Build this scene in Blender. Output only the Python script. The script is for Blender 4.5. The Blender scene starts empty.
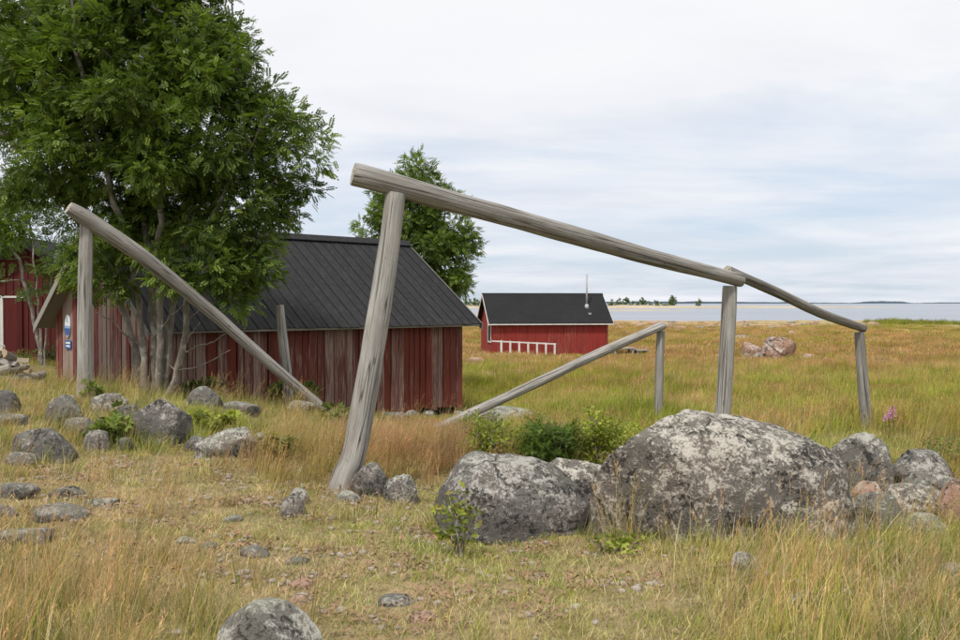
import bpy, bmesh, math, random
import numpy as np
from mathutils import Vector, Matrix, noise as mnoise

R = math.radians
random.seed(7)
rng = np.random.default_rng(7)
C = bpy.context.scene.collection
sc = bpy.context.scene

# ------------------------------------------------------------------ camera
EYE = 4.0            # metres above the sea
F = 922.0            # focal length in photo pixels (960 wide)
HOR = 303.0          # photo row of the horizon
cam_d = bpy.data.cameras.new('camera')
cam = bpy.data.objects.new('camera', cam_d)
C.objects.link(cam)
cam_d.sensor_width = 36.0
cam_d.lens = F / 960 * 36
cam_d.clip_start = 0.05
cam_d.clip_end = 60000
cam.location = (0, 0, EYE)
cam.rotation_euler = (R(90) - math.atan((320 - HOR) / F), 0, 0)
sc.camera = cam
sc.view_settings.view_transform = 'Standard'
sc.view_settings.look = 'None'
sc.view_settings.exposure = 0.42
sc.view_settings.gamma = 1.0

# ------------------------------------------------------------------ node helper
class NT:
    def __init__(s, tree):
        s.t = tree; s.n = tree.nodes; s.l = tree.links
    def put(s, sock, v):
        if v is None: return
        if isinstance(v, bpy.types.NodeSocket): s.l.new(v, sock)
        elif isinstance(v, (tuple, list)):
            sock.default_value = tuple(v) if len(v) == len(sock.default_value) else tuple(v) + (1.0,)
        else: sock.default_value = v
    def node(s, typ, **kw):
        n = s.n.new(typ)
        for k, v in kw.items(): setattr(n, k, v)
        return n
    def noise(s, vec, scale, detail=4, rough=0.55, dist=0.0):
        n = s.node('ShaderNodeTexNoise')
        s.put(n.inputs['Vector'], vec); n.inputs['Scale'].default_value = scale
        n.inputs['Detail'].default_value = detail; n.inputs['Roughness'].default_value = rough
        n.inputs['Distortion'].default_value = dist
        return n.outputs['Fac']
    def voro(s, vec, scale, feature='F1', out='Distance'):
        n = s.node('ShaderNodeTexVoronoi', feature=feature)
        s.put(n.inputs['Vector'], vec); n.inputs['Scale'].default_value = scale
        return n.outputs[out]
    def ramp(s, fac, stops, interp='LINEAR'):
        n = s.node('ShaderNodeValToRGB'); s.put(n.inputs['Fac'], fac)
        cr = n.color_ramp; cr.interpolation = interp
        while len(cr.elements) < len(stops): cr.elements.new(0.5)
        for e, (p, c) in zip(cr.elements, stops):
            e.position = p
            e.color = (c, c, c, 1) if not isinstance(c, (tuple, list)) else tuple(c) + (1.0,)
        return n.outputs['Color']
    def mix(s, fac, a, b, mode='MIX'):
        n = s.node('ShaderNodeMix', data_type='RGBA', blend_type=mode)
        n.clamp_factor = True
        s.put(n.inputs[0], fac); s.put(n.inputs[6], a); s.put(n.inputs[7], b)
        return n.outputs[2]
    def math(s, op, a, b=None, clamp=False):
        n = s.node('ShaderNodeMath', operation=op, use_clamp=clamp)
        s.put(n.inputs[0], a)
        if b is not None: s.put(n.inputs[1], b)
        return n.outputs[0]
    def vmul(s, vec, xyz):
        n = s.node('ShaderNodeVectorMath', operation='MULTIPLY')
        s.put(n.inputs[0], vec); n.inputs[1].default_value = xyz
        return n.outputs[0]
    def vadd(s, a, b):
        n = s.node('ShaderNodeVectorMath', operation='ADD')
        s.put(n.inputs[0], a); s.put(n.inputs[1], b)
        return n.outputs[0]
    def pos(s): return s.node('ShaderNodeNewGeometry').outputs['Position']
    def normal(s): return s.node('ShaderNodeNewGeometry').outputs['Normal']
    def rnd(s): return s.node('ShaderNodeObjectInfo').outputs['Random']
    def objc(s): return s.node('ShaderNodeTexCoord').outputs['Object']
    def uv(s): return s.node('ShaderNodeTexCoord').outputs['UV']
    def attr(s, name, out='Color', typ='GEOMETRY'):
        n = s.node('ShaderNodeAttribute', attribute_name=name, attribute_type=typ)
        return n.outputs[out]
    def sep(s, v):
        n = s.node('ShaderNodeSeparateXYZ'); s.put(n.inputs[0], v); return n.outputs
    def comb(s, x, y, z):
        n = s.node('ShaderNodeCombineXYZ')
        for i, v in enumerate((x, y, z)): s.put(n.inputs[i], v)
        return n.outputs[0]
    def bump(s, h, strength=0.5, dist=0.02):
        n = s.node('ShaderNodeBump'); n.inputs['Strength'].default_value = strength
        n.inputs['Distance'].default_value = dist; s.put(n.inputs['Height'], h)
        return n.outputs[0]

def material(name, fn):
    m = bpy.data.materials.new(name); m.use_nodes = True
    t = m.node_tree; t.nodes.clear()
    nt = NT(t); out = nt.node('ShaderNodeOutputMaterial')
    t.links.new(fn(nt), out.inputs['Surface'])
    return m

def principled(nt, color, rough=0.85, bump=None, spec=0.3, metal=0.0):
    p = nt.node('ShaderNodeBsdfPrincipled')
    nt.put(p.inputs['Base Color'], color); nt.put(p.inputs['Roughness'], rough)
    p.inputs['Specular IOR Level'].default_value = spec; p.inputs['Metallic'].default_value = metal
    if bump is not None: nt.put(p.inputs['Normal'], bump)
    return p.outputs[0]

# ------------------------------------------------------------------ sky and sun
SUN_EL, SUN_AZ = R(58), R(-155)       # azimuth from +Y, clockwise: behind the camera to its left
world = bpy.data.worlds.new('World'); sc.world = world; world.use_nodes = True
wt = world.node_tree; wt.nodes.clear(); w = NT(wt)
wo = w.node('ShaderNodeOutputWorld'); bg = w.node('ShaderNodeBackground')
sky = w.node('ShaderNodeTexSky', sky_type='NISHITA'); sky.sun_disc = False
sky.sun_elevation = SUN_EL; sky.sun_rotation = SUN_AZ
d_ = w.node('ShaderNodeTexCoord').outputs['Generated']
sx, sy, sz = w.sep(d_)
zz = w.math('ADD', w.math('MAXIMUM', sz, 0.0), 0.10)
pl = w.comb(w.math('DIVIDE', sx, zz), w.math('DIVIDE', sy, zz), 0.0)
n1 = w.noise(w.vmul(pl, (0.8, 1.1, 1)), 0.55, 9, 0.58, 0.3)
n2 = w.noise(w.vadd(w.vmul(pl, (0.9, 1.3, 1)), (7.3, 2.1, 0.0)), 0.9, 8, 0.6, 0.4)
n3 = w.noise(w.vadd(w.vmul(pl, (0.5, 0.8, 1)), (3.1, 9.7, 4.0)), 0.35, 5, 0.5, 0.2)
el = w.math('MULTIPLY', sz, 1.0)
# thin sheet of cloud, closed overhead, torn open low down
cov = w.math('ADD', n1, w.ramp(el, [(0.0, 0.03), (0.04, 0.0), (0.12, 0.035), (0.20, 0.14), (0.32, 0.32), (0.5, 0.5)]))
cov = w.ramp(cov, [(0.39, 0.10), (0.51, 0.56), (0.64, 1.0)])
grey = w.ramp(w.math('ADD', w.math('MULTIPLY', n2, 0.55), w.math('MULTIPLY', n3, 0.45)),
              [(0.36, (0.565, 0.585, 0.645)), (0.50, (0.665, 0.68, 0.72)), (0.62, (0.715, 0.715, 0.722))])
white = w.ramp(el, [(0.0, 0.0), (0.08, 0.0), (0.32, 0.62), (0.6, 0.8)])
cl = w.mix(white, grey, (0.715, 0.715, 0.722))
blue = w.mix(1.0, sky.outputs[0], (0.105, 0.105, 0.105), 'MULTIPLY')
blue = w.mix(0.75, blue, (0.43, 0.515, 0.635))
wt.links.new(w.mix(cov, blue, cl), bg.inputs[0])
bg.inputs[1].default_value = 1.0
wt.links.new(bg.outputs[0], wo.inputs[0])

sd = bpy.data.lights.new('sun', 'SUN'); sd.energy = 2.3; sd.angle = R(6); sd.color = (1, 0.955, 0.89)
sun = bpy.data.objects.new('sun', sd); C.objects.link(sun)
sdir = Vector((math.sin(SUN_AZ) * math.cos(SUN_EL), math.cos(SUN_AZ) * math.cos(SUN_EL), math.sin(SUN_EL)))
sun.rotation_euler = sdir.to_track_quat('Z', 'Y').to_euler()
sun.location = (-20, -20, 40)

# ------------------------------------------------------------------ pixel helpers (a pixel gives a direction; d is metres ahead)
def P(px, py, d): return Vector(((px - 480) * d / F, d, EYE - (py - HOR) * d / F))
def GX(px, d): return (px - 480) * d / F

# ------------------------------------------------------------------ terrain
ctrl = []   # x, y, z
def cp(px, d, h): ctrl.append((GX(px, d), d, EYE - h))
for px in (-60, 240, 480, 720, 1020): cp(px, 4.4, 1.60)
for px in (-60, 200, 480, 720, 1020): cp(px, 2.5, 1.60)
cp(337, 8.3, 1.70); cp(480, 6.4, 1.68); cp(680, 6.7, 1.71); cp(900, 7.0, 1.71); cp(1050, 7.5, 1.72)
cp(20, 6.6, 1.60); cp(200, 6.6, 1.63); cp(20, 9.2, 1.48); cp(150, 9.4, 1.44); cp(240, 9.4, 1.54)
cp(83, 11.7, 1.27); cp(155, 13.8, 1.41); cp(-40, 11.7, 1.22); cp(205, 14.0, 1.50)
cp(178, 15.6, 1.62); cp(250, 16.6, 1.84); cp(330, 17.8, 2.12); cp(375, 19.0, 2.46); cp(462, 20.5, 2.60)
cp(55, 19.1, 1.51); cp(134, 16.2, 1.49); cp(15, 17.0, 1.46); cp(-60, 17, 1.4)
cp(300, 20.5, 2.3); cp(180, 19, 1.9); cp(420, 23.5, 2.6); cp(470, 27, 2.72)
cp(328, 13.5, 1.62); cp(430, 13.3, 1.87); cp(659, 15, 1.95); cp(722, 10.8, 1.80); cp(867, 12.8, 1.86); cp(1020, 13, 1.88)
cp(560, 10, 1.78); cp(560, 18, 2.16); cp(700, 20, 2.16); cp(900, 20, 2.2); cp(1050, 24, 2.35)
cp(550, 36, 2.74); cp(700, 37, 2.72); cp(900, 38, 2.75); cp(550, 56, 3.10); cp(770, 50, 3.02); cp(950, 55, 3.1)
cp(480, 60, 3.15); cp(350, 60, 3.2); cp(200, 45, 2.4); cp(-100, 60, 2.2); cp(-40, 27, 1.55); cp(60, 29, 1.7)
for px in (300, 480, 560, 760, 980): cp(px, 110, 3.58)
for px in (560, 760): cp(px, 165, 3.84)
cp(980, 150, 3.78)
for px in (300, 480, 620, 760, 860): cp(px, 215, 4.02)
cp(980, 190, 4.02)
for a in range(0, 360, 30):
    if 60 < a < 120: continue
    x, y = math.cos(R(a)), math.sin(R(a))
    if y < 0.1:
        ctrl.append((6 * x, 6 * y, EYE - 1.6)); ctrl.append((25 * x, 25 * y, EYE - 2.0)); ctrl.append((90 * x, 90 * y, EYE - 2.9))
for a in range(0, 360, 20):
    x, y = math.cos(R(a)), math.sin(R(a))
    ctrl.append((290 * x, 290 * y, -0.9)); ctrl.append((420 * x, 420 * y, -2.5))
ctrl = np.array(ctrl)
def warp(xy):
    r = np.hypot(xy[:, 0], xy[:, 1]) + 1e-9
    return xy * (np.log1p(r / 4.0) / r)[:, None]
def tps_phi(r): return np.where(r > 1e-9, r * r * np.log(r + 1e-12), 0.0)
_wc = warp(ctrl[:, :2]); _n = len(_wc)
_K = tps_phi(np.linalg.norm(_wc[:, None] - _wc[None], axis=2)) + np.eye(_n) * 0.004
_Pm = np.hstack([np.ones((_n, 1)), _wc])
_A = np.zeros((_n + 3, _n + 3)); _A[:_n, :_n] = _K; _A[:_n, _n:] = _Pm; _A[_n:, :_n] = _Pm.T
_sol = np.linalg.solve(_A, np.concatenate([ctrl[:, 2], np.zeros(3)]))
_ph = rng.uniform(0, 6.28, (10, 2)); _dr = rng.uniform(0, 6.28, 10)
def Hn(x, y):
    x = np.atleast_1d(np.asarray(x, float)); y = np.atleast_1d(np.asarray(y, float))
    xy = np.stack([x, y], 1); out = np.empty(len(x))
    for i in range(0, len(x), 20000):
        q = warp(xy[i:i + 20000])
        k = tps_phi(np.linalg.norm(q[:, None] - _wc[None], axis=2))
        out[i:i + 20000] = k @ _sol[:_n] + _sol[_n] + q @ _sol[_n + 1:]
    r = np.hypot(x, y)
    amp = np.clip((r - 1.0) / 3, 0, 1) * np.clip(1.2 - r / 200, 0.15, 1)
    b = 0
    for k in range(10):
        wl = [0.5, 0.65, 0.8, 1.1, 1.5, 2.1, 3.0, 4.5, 7.0, 11.0][k]
        a = [0.004, 0.006, 0.008, 0.010, 0.014, 0.018, 0.022, 0.03, 0.04, 0.05][k]
        ux, uy = math.cos(_dr[k]), math.sin(_dr[k])
        b = b + a * np.sin(2 * np.pi / wl * (x * ux + y * uy) + _ph[k, 0] + 1.4 * np.sin(2 * np.pi / (wl * 2.3) * (x * uy - y * ux) + _ph[k, 1]))
    return out + amp * b
def H(x, y): return float(Hn(x, y)[0])
def ground_at(px, py):
    """where the ray through a photo pixel meets the ground"""
    ds = np.geomspace(2.0, 230, 900)
    x = (px - 480) * ds / F; z = EYE - (py - HOR) * ds / F
    hit = np.nonzero(z <= Hn(x, ds))[0]
    d = ds[hit[0]] if len(hit) else 230.0
    return Vector((GX(px, d), d, H(GX(px, d), d)))

# ------------------------------------------------------------------ object helpers
def tag(o, label=None, cat=None, group=None, kind=None):
    if label: o['label'] = label
    if cat: o['category'] = cat
    if group: o['group'] = group
    if kind: o['kind'] = kind
    return o
def empty(name, loc=(0, 0, 0), rz=0.0):
    o = bpy.data.objects.new(name, None); C.objects.link(o)
    o.location = loc; o.rotation_euler = (0, 0, rz); o.empty_display_size = 0.2
    return o
def link(name, me, mats, parent=None, loc=(0, 0, 0), rot=(0, 0, 0)):
    o = bpy.data.objects.new(name, me); C.objects.link(o)
    if mats is not None:
        for m in (mats if isinstance(mats, (list, tuple)) else [mats]):
            if m.name not in [k.name for k in me.materials if k]: me.materials.append(m)
    o.location = loc; o.rotation_euler = rot
    if parent is not None: o.parent = parent
    return o
def np_mesh(name, v, f, smooth=False, uv=None, col=None):
    """v (n,3), f (m,k) arrays of equal-sided faces"""
    me = bpy.data.meshes.new(name); v = np.asarray(v, np.float32); f = np.asarray(f, np.int32)
    m, k = f.shape
    me.vertices.add(len(v)); me.vertices.foreach_set('co', v.ravel())
    me.loops.add(m * k); me.loops.foreach_set('vertex_index', f.ravel())
    me.polygons.add(m); me.polygons.foreach_set('loop_start', np.arange(0, m * k, k, dtype=np.int32))
    me.polygons.foreach_set('loop_total', np.full(m, k, np.int32))
    me.polygons.foreach_set('use_smooth', np.full(m, smooth, bool))
    if uv is not None:
        l = me.uv_layers.new(name='UVMap'); l.data.foreach_set('uv', np.asarray(uv, np.float32)[f.ravel()].ravel())
    if col is not None:
        a = me.color_attributes.new('Col', 'FLOAT_COLOR', 'POINT')
        c4 = np.ones((len(v), 4), np.float32); c4[:, :3] = col
        a.data.foreach_set('color', c4.ravel())
    me.update(calc_edges=True); me.validate()
    return me
def box_mesh(name, x0, x1, y0, y1, z0, z1, bev=0.0):
    bm = bmesh.new(); bmesh.ops.create_cube(bm, size=1)
    for vv in bm.verts:
        vv.co = Vector((x0 + (vv.co.x + .5) * (x1 - x0), y0 + (vv.co.y + .5) * (y1 - y0), z0 + (vv.co.z + .5) * (z1 - z0)))
    if bev: bmesh.ops.bevel(bm, geom=bm.edges[:], offset=bev, segments=1, affect='EDGES')
    me = bpy.data.meshes.new(name); bm.to_mesh(me); bm.free(); return me
def prism_mesh(name, poly, axis, a0, a1):
    """extrude a 2D polygon: axis 'x' -> poly in (y,z); 'y' -> poly in (x,z)"""
    n = len(poly); v = []
    for a in (a0, a1):
        for (p, q) in poly: v.append((a, p, q) if axis == 'x' else (p, a, q))
    f = [list(range(n))[::-1], [n + i for i in range(n)]] + [[i, (i + 1) % n, n + (i + 1) % n, n + i] for i in range(n)]
    me = bpy.data.meshes.new(name); me.from_pydata(v, [], f)
    bm = bmesh.new(); bm.from_mesh(me); bmesh.ops.recalc_face_normals(bm, faces=bm.faces); bm.to_mesh(me); bm.free()
    return me

# ------------------------------------------------------------------ materials
def m_wood(nt, tone=(0.315, 0.303, 0.282), dark=0.35):
    u = nt.uv(); r = nt.rnd()
    off = nt.comb(nt.math('MULTIPLY', r, 17.0), nt.math('MULTIPLY', r, 31.0), 0.0)
    u = nt.vadd(u, off)
    fib = nt.noise(nt.vmul(u, (85, 2.0, 1)), 1.0, 5, 0.65, 0.15)
    fine = nt.noise(nt.vmul(u, (190, 5, 1)), 1.0, 3, 0.6)
    blot = nt.noise(nt.vmul(u, (5, 1.6, 1)), 1.0, 4, 0.6, 0.8)
    crack = nt.ramp(nt.noise(nt.vmul(u, (34, 0.8, 1)), 1.0, 3, 0.55, 0.15), [(0.37, 1.0), (0.42, 0.0)])
    crack2 = nt.ramp(nt.noise(nt.vadd(nt.vmul(u, (11, 0.22, 1)), (5, 3, 0)), 1.0, 2, 0.5, 0.15), [(0.487, 0.0), (0.50, 1.0), (0.513, 0.0)])
    knot = nt.ramp(nt.voro(nt.vmul(u, (7, 2.3, 1)), 1.0), [(0.05, 1.0), (0.10, 0.0)])
    t = tone
    c = nt.ramp(fib, [(0.30, tuple(k * 0.52 for k in t)), (0.5, t), (0.72, tuple(min(k * 1.42, .8) for k in t))])
    c = nt.mix(nt.ramp(blot, [(0.42, 0.0), (0.68, 0.6)]), c, (t[0] * 0.62, t[1] * 0.60, t[2] * 0.56))
    c = nt.mix(nt.ramp(blot, [(0.30, 0.5), (0.44, 0.0)]), c, (t[0] * 1.25, t[1] * 1.23, t[2] * 1.2))
    brown = nt.noise(nt.vadd(nt.vmul(u, (9, 1.1, 1)), (2, 9, 0)), 1.0, 5, 0.65, 0.5)
    c = nt.mix(nt.ramp(brown, [(0.46, 0.0), (0.66, 0.5)]), c, (t[0] * .60, t[1] * .52, t[2] * .45))
    fleck = nt.ramp(nt.noise(nt.vadd(nt.vmul(u, (26, 9, 1)), (8, 1, 0)), 1.0, 4, 0.6, 0.6), [(0.66, 0.0), (0.70, 0.8)])
    c = nt.mix(fleck, c, (0.08, 0.065, 0.05))
    c = nt.mix(nt.math('MULTIPLY', crack, 0.75), c, (0.07, 0.06, 0.05))
    c = nt.mix(nt.math('MULTIPLY', crack2, 0.9), c, (0.045, 0.04, 0.035))
    c = nt.mix(nt.math('MULTIPLY', knot, 0.7), c, (0.10, 0.08, 0.06))
    h = nt.math('ADD', nt.math('MULTIPLY', fib, 0.6), nt.math('MULTIPLY', fine, 0.3))
    h = nt.math('SUBTRACT', h, nt.math('MULTIPLY', nt.math('MAXIMUM', crack, crack2), 0.8))
    return principled(nt, c, 0.88, nt.bump(h, 0.7, 0.012), 0.2)
WOOD = material('weathered_wood', m_wood)
WOOD_L = material('pale_weathered_wood', lambda nt: m_wood(nt, (0.375, 0.362, 0.338)))
WOOD_D = material('dark_weathered_wood', lambda nt: m_wood(nt, (0.235, 0.225, 0.205)))
def m_end(nt):
    o = nt.uv(); x, y, _ = nt.sep(o)
    rr = nt.math('SQRT', nt.math('ADD', nt.math('MULTIPLY', x, x), nt.math('MULTIPLY', y, y)))
    rr = nt.math('ADD', rr, nt.math('MULTIPLY', nt.noise(o, 14, 3), 0.02))
    ring = nt.math('SINE', nt.math('MULTIPLY', rr, 420.0))
    c = nt.mix(nt.ramp(ring, [(0.2, 0.0), (0.9, 1.0)]), (0.50, 0.47, 0.41), (0.36, 0.32, 0.26))
    c = nt.mix(nt.ramp(nt.noise(o, 30, 4, 0.6), [(0.5, 0.0), (0.62, 1.0)]), c, (0.12, 0.09, 0.06))
    return principled(nt, c, 0.9, nt.bump(ring, 0.3, 0.006), 0.2)
WOOD_END = material('sawn_log_end', m_end)

def m_paint(nt, red, wood, worn, fade=0.3, sharp=0.06, rw=0.15):
    p = nt.pos(); r = nt.rnd()
    q = nt.vadd(nt.vmul(p, (55, 55, 2.0)), nt.comb(nt.math('MULTIPLY', r, 40), 0.0, nt.math('MULTIPLY', r, 9)))
    n = nt.noise(q, 1.0, 6, 0.62, 0.5)
    n2 = nt.noise(nt.vmul(p, (1.2, 1.2, 0.6)), 1.0, 3, 0.5)
    th = nt.math('ADD', nt.math('MULTIPLY', n, 0.75), nt.math('ADD', nt.math('MULTIPLY', n2, 0.30), nt.math('MULTIPLY', r, rw)))
    mask = nt.ramp(th, [(worn, 0.0), (worn + sharp, 1.0)])
    grain = nt.noise(nt.vmul(p, (120, 120, 3)), 1.0, 4, 0.6, 0.2)
    paint = nt.mix(nt.ramp(n, [(0.3, 0.0), (0.7, 1.0)]), tuple(k * 0.75 for k in red), tuple(min(k * 1.25, 1) for k in red))
    paint = nt.mix(nt.math('MULTIPLY', nt.ramp(r, [(0.0, 0.0), (1.0, 1.0)]), fade), paint, tuple(0.5 * k + 0.5 * wv for k, wv in zip(red, (0.12, 0.07, 0.06))))
    wd = nt.mix(grain, tuple(k * 0.6 for k in wood), tuple(min(k * 1.4, 1) for k in wood))
    c = nt.mix(mask, paint, wd)
    stain = nt.ramp(nt.noise(nt.vmul(p, (5, 5, 0.5)), 1.0, 4, 0.6), [(0.52, 0.0), (0.72, 0.55)])
    c = nt.mix(stain, c, tuple(k * 0.35 for k in red))
    h = nt.math('SUBTRACT', nt.math('MULTIPLY', grain, 0.6), nt.math('MULTIPLY', mask, 0.5))
    return principled(nt, c, 0.85, nt.bump(h, 0.5, 0.006), 0.2)
BOARD_R = material('worn_red_boards', lambda nt: m_paint(nt, (0.135, 0.030, 0.021), (0.27, 0.195, 0.165), 0.618, 0.85, 0.12, 0.19))
BOARD_G = material('sunlit_tone_red_boards', lambda nt: m_paint(nt, (0.20, 0.05, 0.042), (0.33, 0.25, 0.215), 0.60, 0.4, 0.12, 0.32))  # worn paint, with the gable's sunlit brightness put into the colour
BOARD_F = material('bright_red_boards', lambda nt: m_paint(nt, (0.27, 0.036, 0.028), (0.36, 0.17, 0.13), 0.69, 0.35, 0.12))
BOARD_H = material('shaded_red_boards', lambda nt: m_paint(nt, (0.095, 0.017, 0.016), (0.2, 0.1, 0.09), 0.78, 0.3))  # red darkened to hold the shade of the foliage over the house
def plain(name, col, rough=0.7, sc_=20.0, var=0.35, spec=0.3, metal=0.0, bump=0.2):
    def fn(nt):
        p = nt.pos(); n = nt.noise(p, sc_, 5, 0.6); b = nt.noise(p, sc_ * 0.12, 3, 0.5)
        c = nt.mix(n, tuple(k * (1 - var) for k in col), tuple(min(k * (1 + var), 1) for k in col))
        c = nt.mix(nt.ramp(b, [(0.4, 0.0), (0.75, 0.5)]), c, tuple(k * 0.6 for k in col))
        return principled(nt, c, rough, nt.bump(n, bump, 0.01), spec, metal)
    return material(name, fn)
DARK = plain('dark_interior', (0.02, 0.017, 0.015), 0.95)
WHITE = plain('white_paint', (0.68, 0.67, 0.64), 0.6, 30, 0.12)
FELT = plain('black_roofing_felt', (0.020, 0.020, 0.021), 0.85, 6, 0.4, 0.2)
STEEL = plain('galvanised_pipe', (0.40, 0.41, 0.42), 0.45, 12, 0.15, 0.4)
def m_roof(nt):
    p = nt.pos(); r = nt.rnd(); n = nt.noise(nt.vmul(p, (2, 2, 2)), 1.0, 5, 0.6); f = nt.noise(p, 60, 3, 0.6)
    c = nt.mix(n, (0.018, 0.018, 0.020), (0.040, 0.039, 0.040))
    c = nt.mix(nt.math('MULTIPLY', r, 0.6), c, (0.018, 0.018, 0.020))
    st = nt.noise(nt.vmul(p, (9, 9, 0.7)), 1.0, 5, 0.65, 0.3)
    c = nt.mix(nt.ramp(st, [(0.50, 0.0), (0.70, 0.5)]), c, (0.058, 0.056, 0.053))
    c = nt.mix(nt.ramp(f, [(0.6, 0.0), (0.72, 0.4)]), c, (0.11, 0.105, 0.095))
    return principled(nt, c, nt.ramp(n, [(0.3, 0.66), (0.7, 0.85)]), nt.bump(f, 0.15, 0.004), 0.15)
ROOF = material('dark_sheet_roof', m_roof)

def m_rock(nt, base=(0.235, 0.225, 0.21), pale=(0.47, 0.455, 0.42), darkc=(0.045, 0.043, 0.042), k=1.0, palew=0.5, warm=0.3, green=0.25, sc_=1.0):
    p = nt.pos(); r = nt.rnd()
    q = nt.vadd(p, nt.comb(nt.math('MULTIPLY', r, 13), nt.math('MULTIPLY', r, 29), 0.0))
    big = nt.noise(q, 2.1 * sc_, 5, 0.6, 0.6)
    mid = nt.noise(q, 13 * sc_, 6, 0.70, 0.5)
    fine = nt.noise(q, 52 * sc_, 5, 0.72, 0.2)
    grit = nt.noise(q, 120, 3, 0.6)
    c = nt.mix(nt.ramp(grit, [(0.3, 0.0), (0.7, 1.0)]), tuple(v * 0.72 for v in base), tuple(v * 1.3 for v in base))
    c = nt.mix(nt.ramp(nt.math('ADD', nt.math('MULTIPLY', big, .6), nt.math('MULTIPLY', mid, .4)), [(0.5, 0.0), (0.62, warm)]), c, (0.36, 0.25, 0.20))
    nz = nt.sep(nt.normal())[2]
    lv = nt.math('ADD', nt.math('MULTIPLY', mid, 0.46), nt.math('MULTIPLY', fine, 0.40))
    lv = nt.math('ADD', lv, nt.math('MULTIPLY', big, 0.30))
    lv = nt.math('ADD', lv, nt.math('MULTIPLY', nz, 0.05))
    lv = nt.math('SUBTRACT', lv, 0.10)
    l1 = nt.ramp(lv, [(0.60 - palew * 0.16, 0.0), (0.655 - palew * 0.16, 0.95)])
    c = nt.mix(l1, c, nt.mix(grit, tuple(v * 0.8 for v in pale), tuple(v * 1.2 for v in pale)))
    dk = nt.math('ADD', nt.math('MULTIPLY', nt.noise(nt.vadd(q, (4, 8, 2)), 28 * sc_, 6, 0.72, 0.4), 0.60), nt.math('MULTIPLY', nt.noise(nt.vadd(q, (9, 2, 5)), 3.2 * sc_, 4, 0.6, 0.5), 0.40))
    c = nt.mix(nt.ramp(dk, [(0.52, 0.0), (0.575, 0.88)]), c, darkc)
    c = nt.mix(nt.ramp(nt.math('ADD', nt.math('MULTIPLY', nz, 0.28), nt.math('MULTIPLY', nt.noise(nt.vadd(q, (1, 3, 9)), 6, 5, 0.65), 0.6)), [(0.47, 0.0), (0.6, green)]), c, (0.30, 0.31, 0.235))
    cw = nt.vadd(q, nt.vmul(nt.comb(mid, big, fine), (0.16, 0.30, 0.10)))
    ck = nt.ramp(nt.voro(nt.vmul(cw, (1.3, 1.3, 0.8)), 1.7 * sc_, 'DISTANCE_TO_EDGE'), [(0.0, 1.0), (0.022, 0.0)])
    ck = nt.math('MULTIPLY', ck, nt.ramp(nt.noise(nt.vadd(q, (6, 6, 1)), 1.5, 3, 0.5), [(0.50, 0.0), (0.58, 0.8)]))
    c = nt.mix(ck, c, (0.02, 0.019, 0.017))
    h = nt.math('ADD', nt.math('MULTIPLY', mid, 0.9), nt.math('ADD', nt.math('MULTIPLY', fine, 0.5), nt.math('MULTIPLY', grit, 0.12)))
    h = nt.math('SUBTRACT', h, nt.math('MULTIPLY', ck, 0.6))
    return principled(nt, c, 0.92, nt.bump(h, 0.85, 0.04), 0.15)
ROCK = material('lichen_granite', lambda nt: m_rock(nt, (0.15, 0.142, 0.13), (0.47, 0.455, 0.42), (.026, .025, .024), palew=0.5, warm=.35))
ROCK_B = material('speckled_boulder_granite', lambda nt: m_rock(nt, (0.165, 0.148, 0.13), (0.58, 0.545, 0.48), (.024, .023, .022), palew=0.62, warm=0.6, green=0.18))
ROCK_P = material('pale_lichen_granite', lambda nt: m_rock(nt, (0.18, 0.168, 0.148), (0.50, 0.49, 0.435), (.03, .029, .026), palew=0.6, warm=0.4, green=0.5))
ROCK_K = material('pink_granite', lambda nt: m_rock(nt, (0.42, 0.26, 0.20), (0.52, 0.45, 0.39), palew=0.4, warm=0.6, green=0.15))
ROCK_D = material('dull_grey_granite', lambda nt: m_rock(nt, (0.145, 0.137, 0.124), (0.38, 0.365, 0.33), palew=0.45, warm=0.4))
ROCK_M = material('split_meadow_granite', lambda nt: m_rock(nt, (0.27, 0.165, 0.12), (0.45, 0.40, 0.35), (.02, .018, .017), palew=0.55, warm=0.6, green=0.1, sc_=0.22))
ROCK_R = material('reddish_shore_granite', lambda nt: m_rock(nt, (0.36, 0.22, 0.165), (0.50, 0.43, 0.36), palew=0.4, warm=0.8, green=0.1, sc_=0.4))

def m_ground(nt):
    p = nt.pos(); zone = nt.attr('Col')
    n = nt.noise(p, 1.7, 6, 0.62, 0.5); f = nt.noise(p, 14, 6, 0.7, 0.4); g = nt.noise(p, 60, 4, 0.7)
    c = nt.mix(nt.ramp(f, [(0.35, 0.0), (0.65, 1.0)]), nt.mix(1.0, zone, (0.6, 0.58, 0.55), 'MULTIPLY'), nt.mix(1.0, zone, (1.3, 1.3, 1.25), 'MULTIPLY'))
    c = nt.mix(nt.ramp(n, [(0.45, 0.0), (0.65, 0.5)]), c, (0.15, 0.15, 0.045))
    c = nt.mix(nt.ramp(g, [(0.5, 0.0), (0.66, 0.6)]), c, (0.36, 0.29, 0.18))
    c = nt.mix(nt.ramp(g, [(0.32, 0.6), (0.45, 0.0)]), c, (0.07, 0.05, 0.03))
    return principled(nt, c, 0.95, nt.bump(nt.math('ADD', f, nt.math('MULTIPLY', g, 0.5)), 0.8, 0.03), 0.1)
GROUND = material('meadow_soil', m_ground)
def m_sea(nt):
    p = nt.pos()
    wv = nt.noise(nt.vmul(p, (0.25, 1.0, 1)), 0.9, 6, 0.65, 0.3); sw = nt.noise(nt.vmul(p, (0.004, 0.02, 1)), 1.0, 4, 0.6)
    c = nt.mix(sw, (0.17, 0.20, 0.245), (0.24, 0.265, 0.31))
    return principled(nt, c, nt.ramp(sw, [(0.35, 0.22), (0.65, 0.36)]), nt.bump(wv, 0.6, 0.25), 0.5)
SEA = material('grey_sea_water', m_sea)

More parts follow.
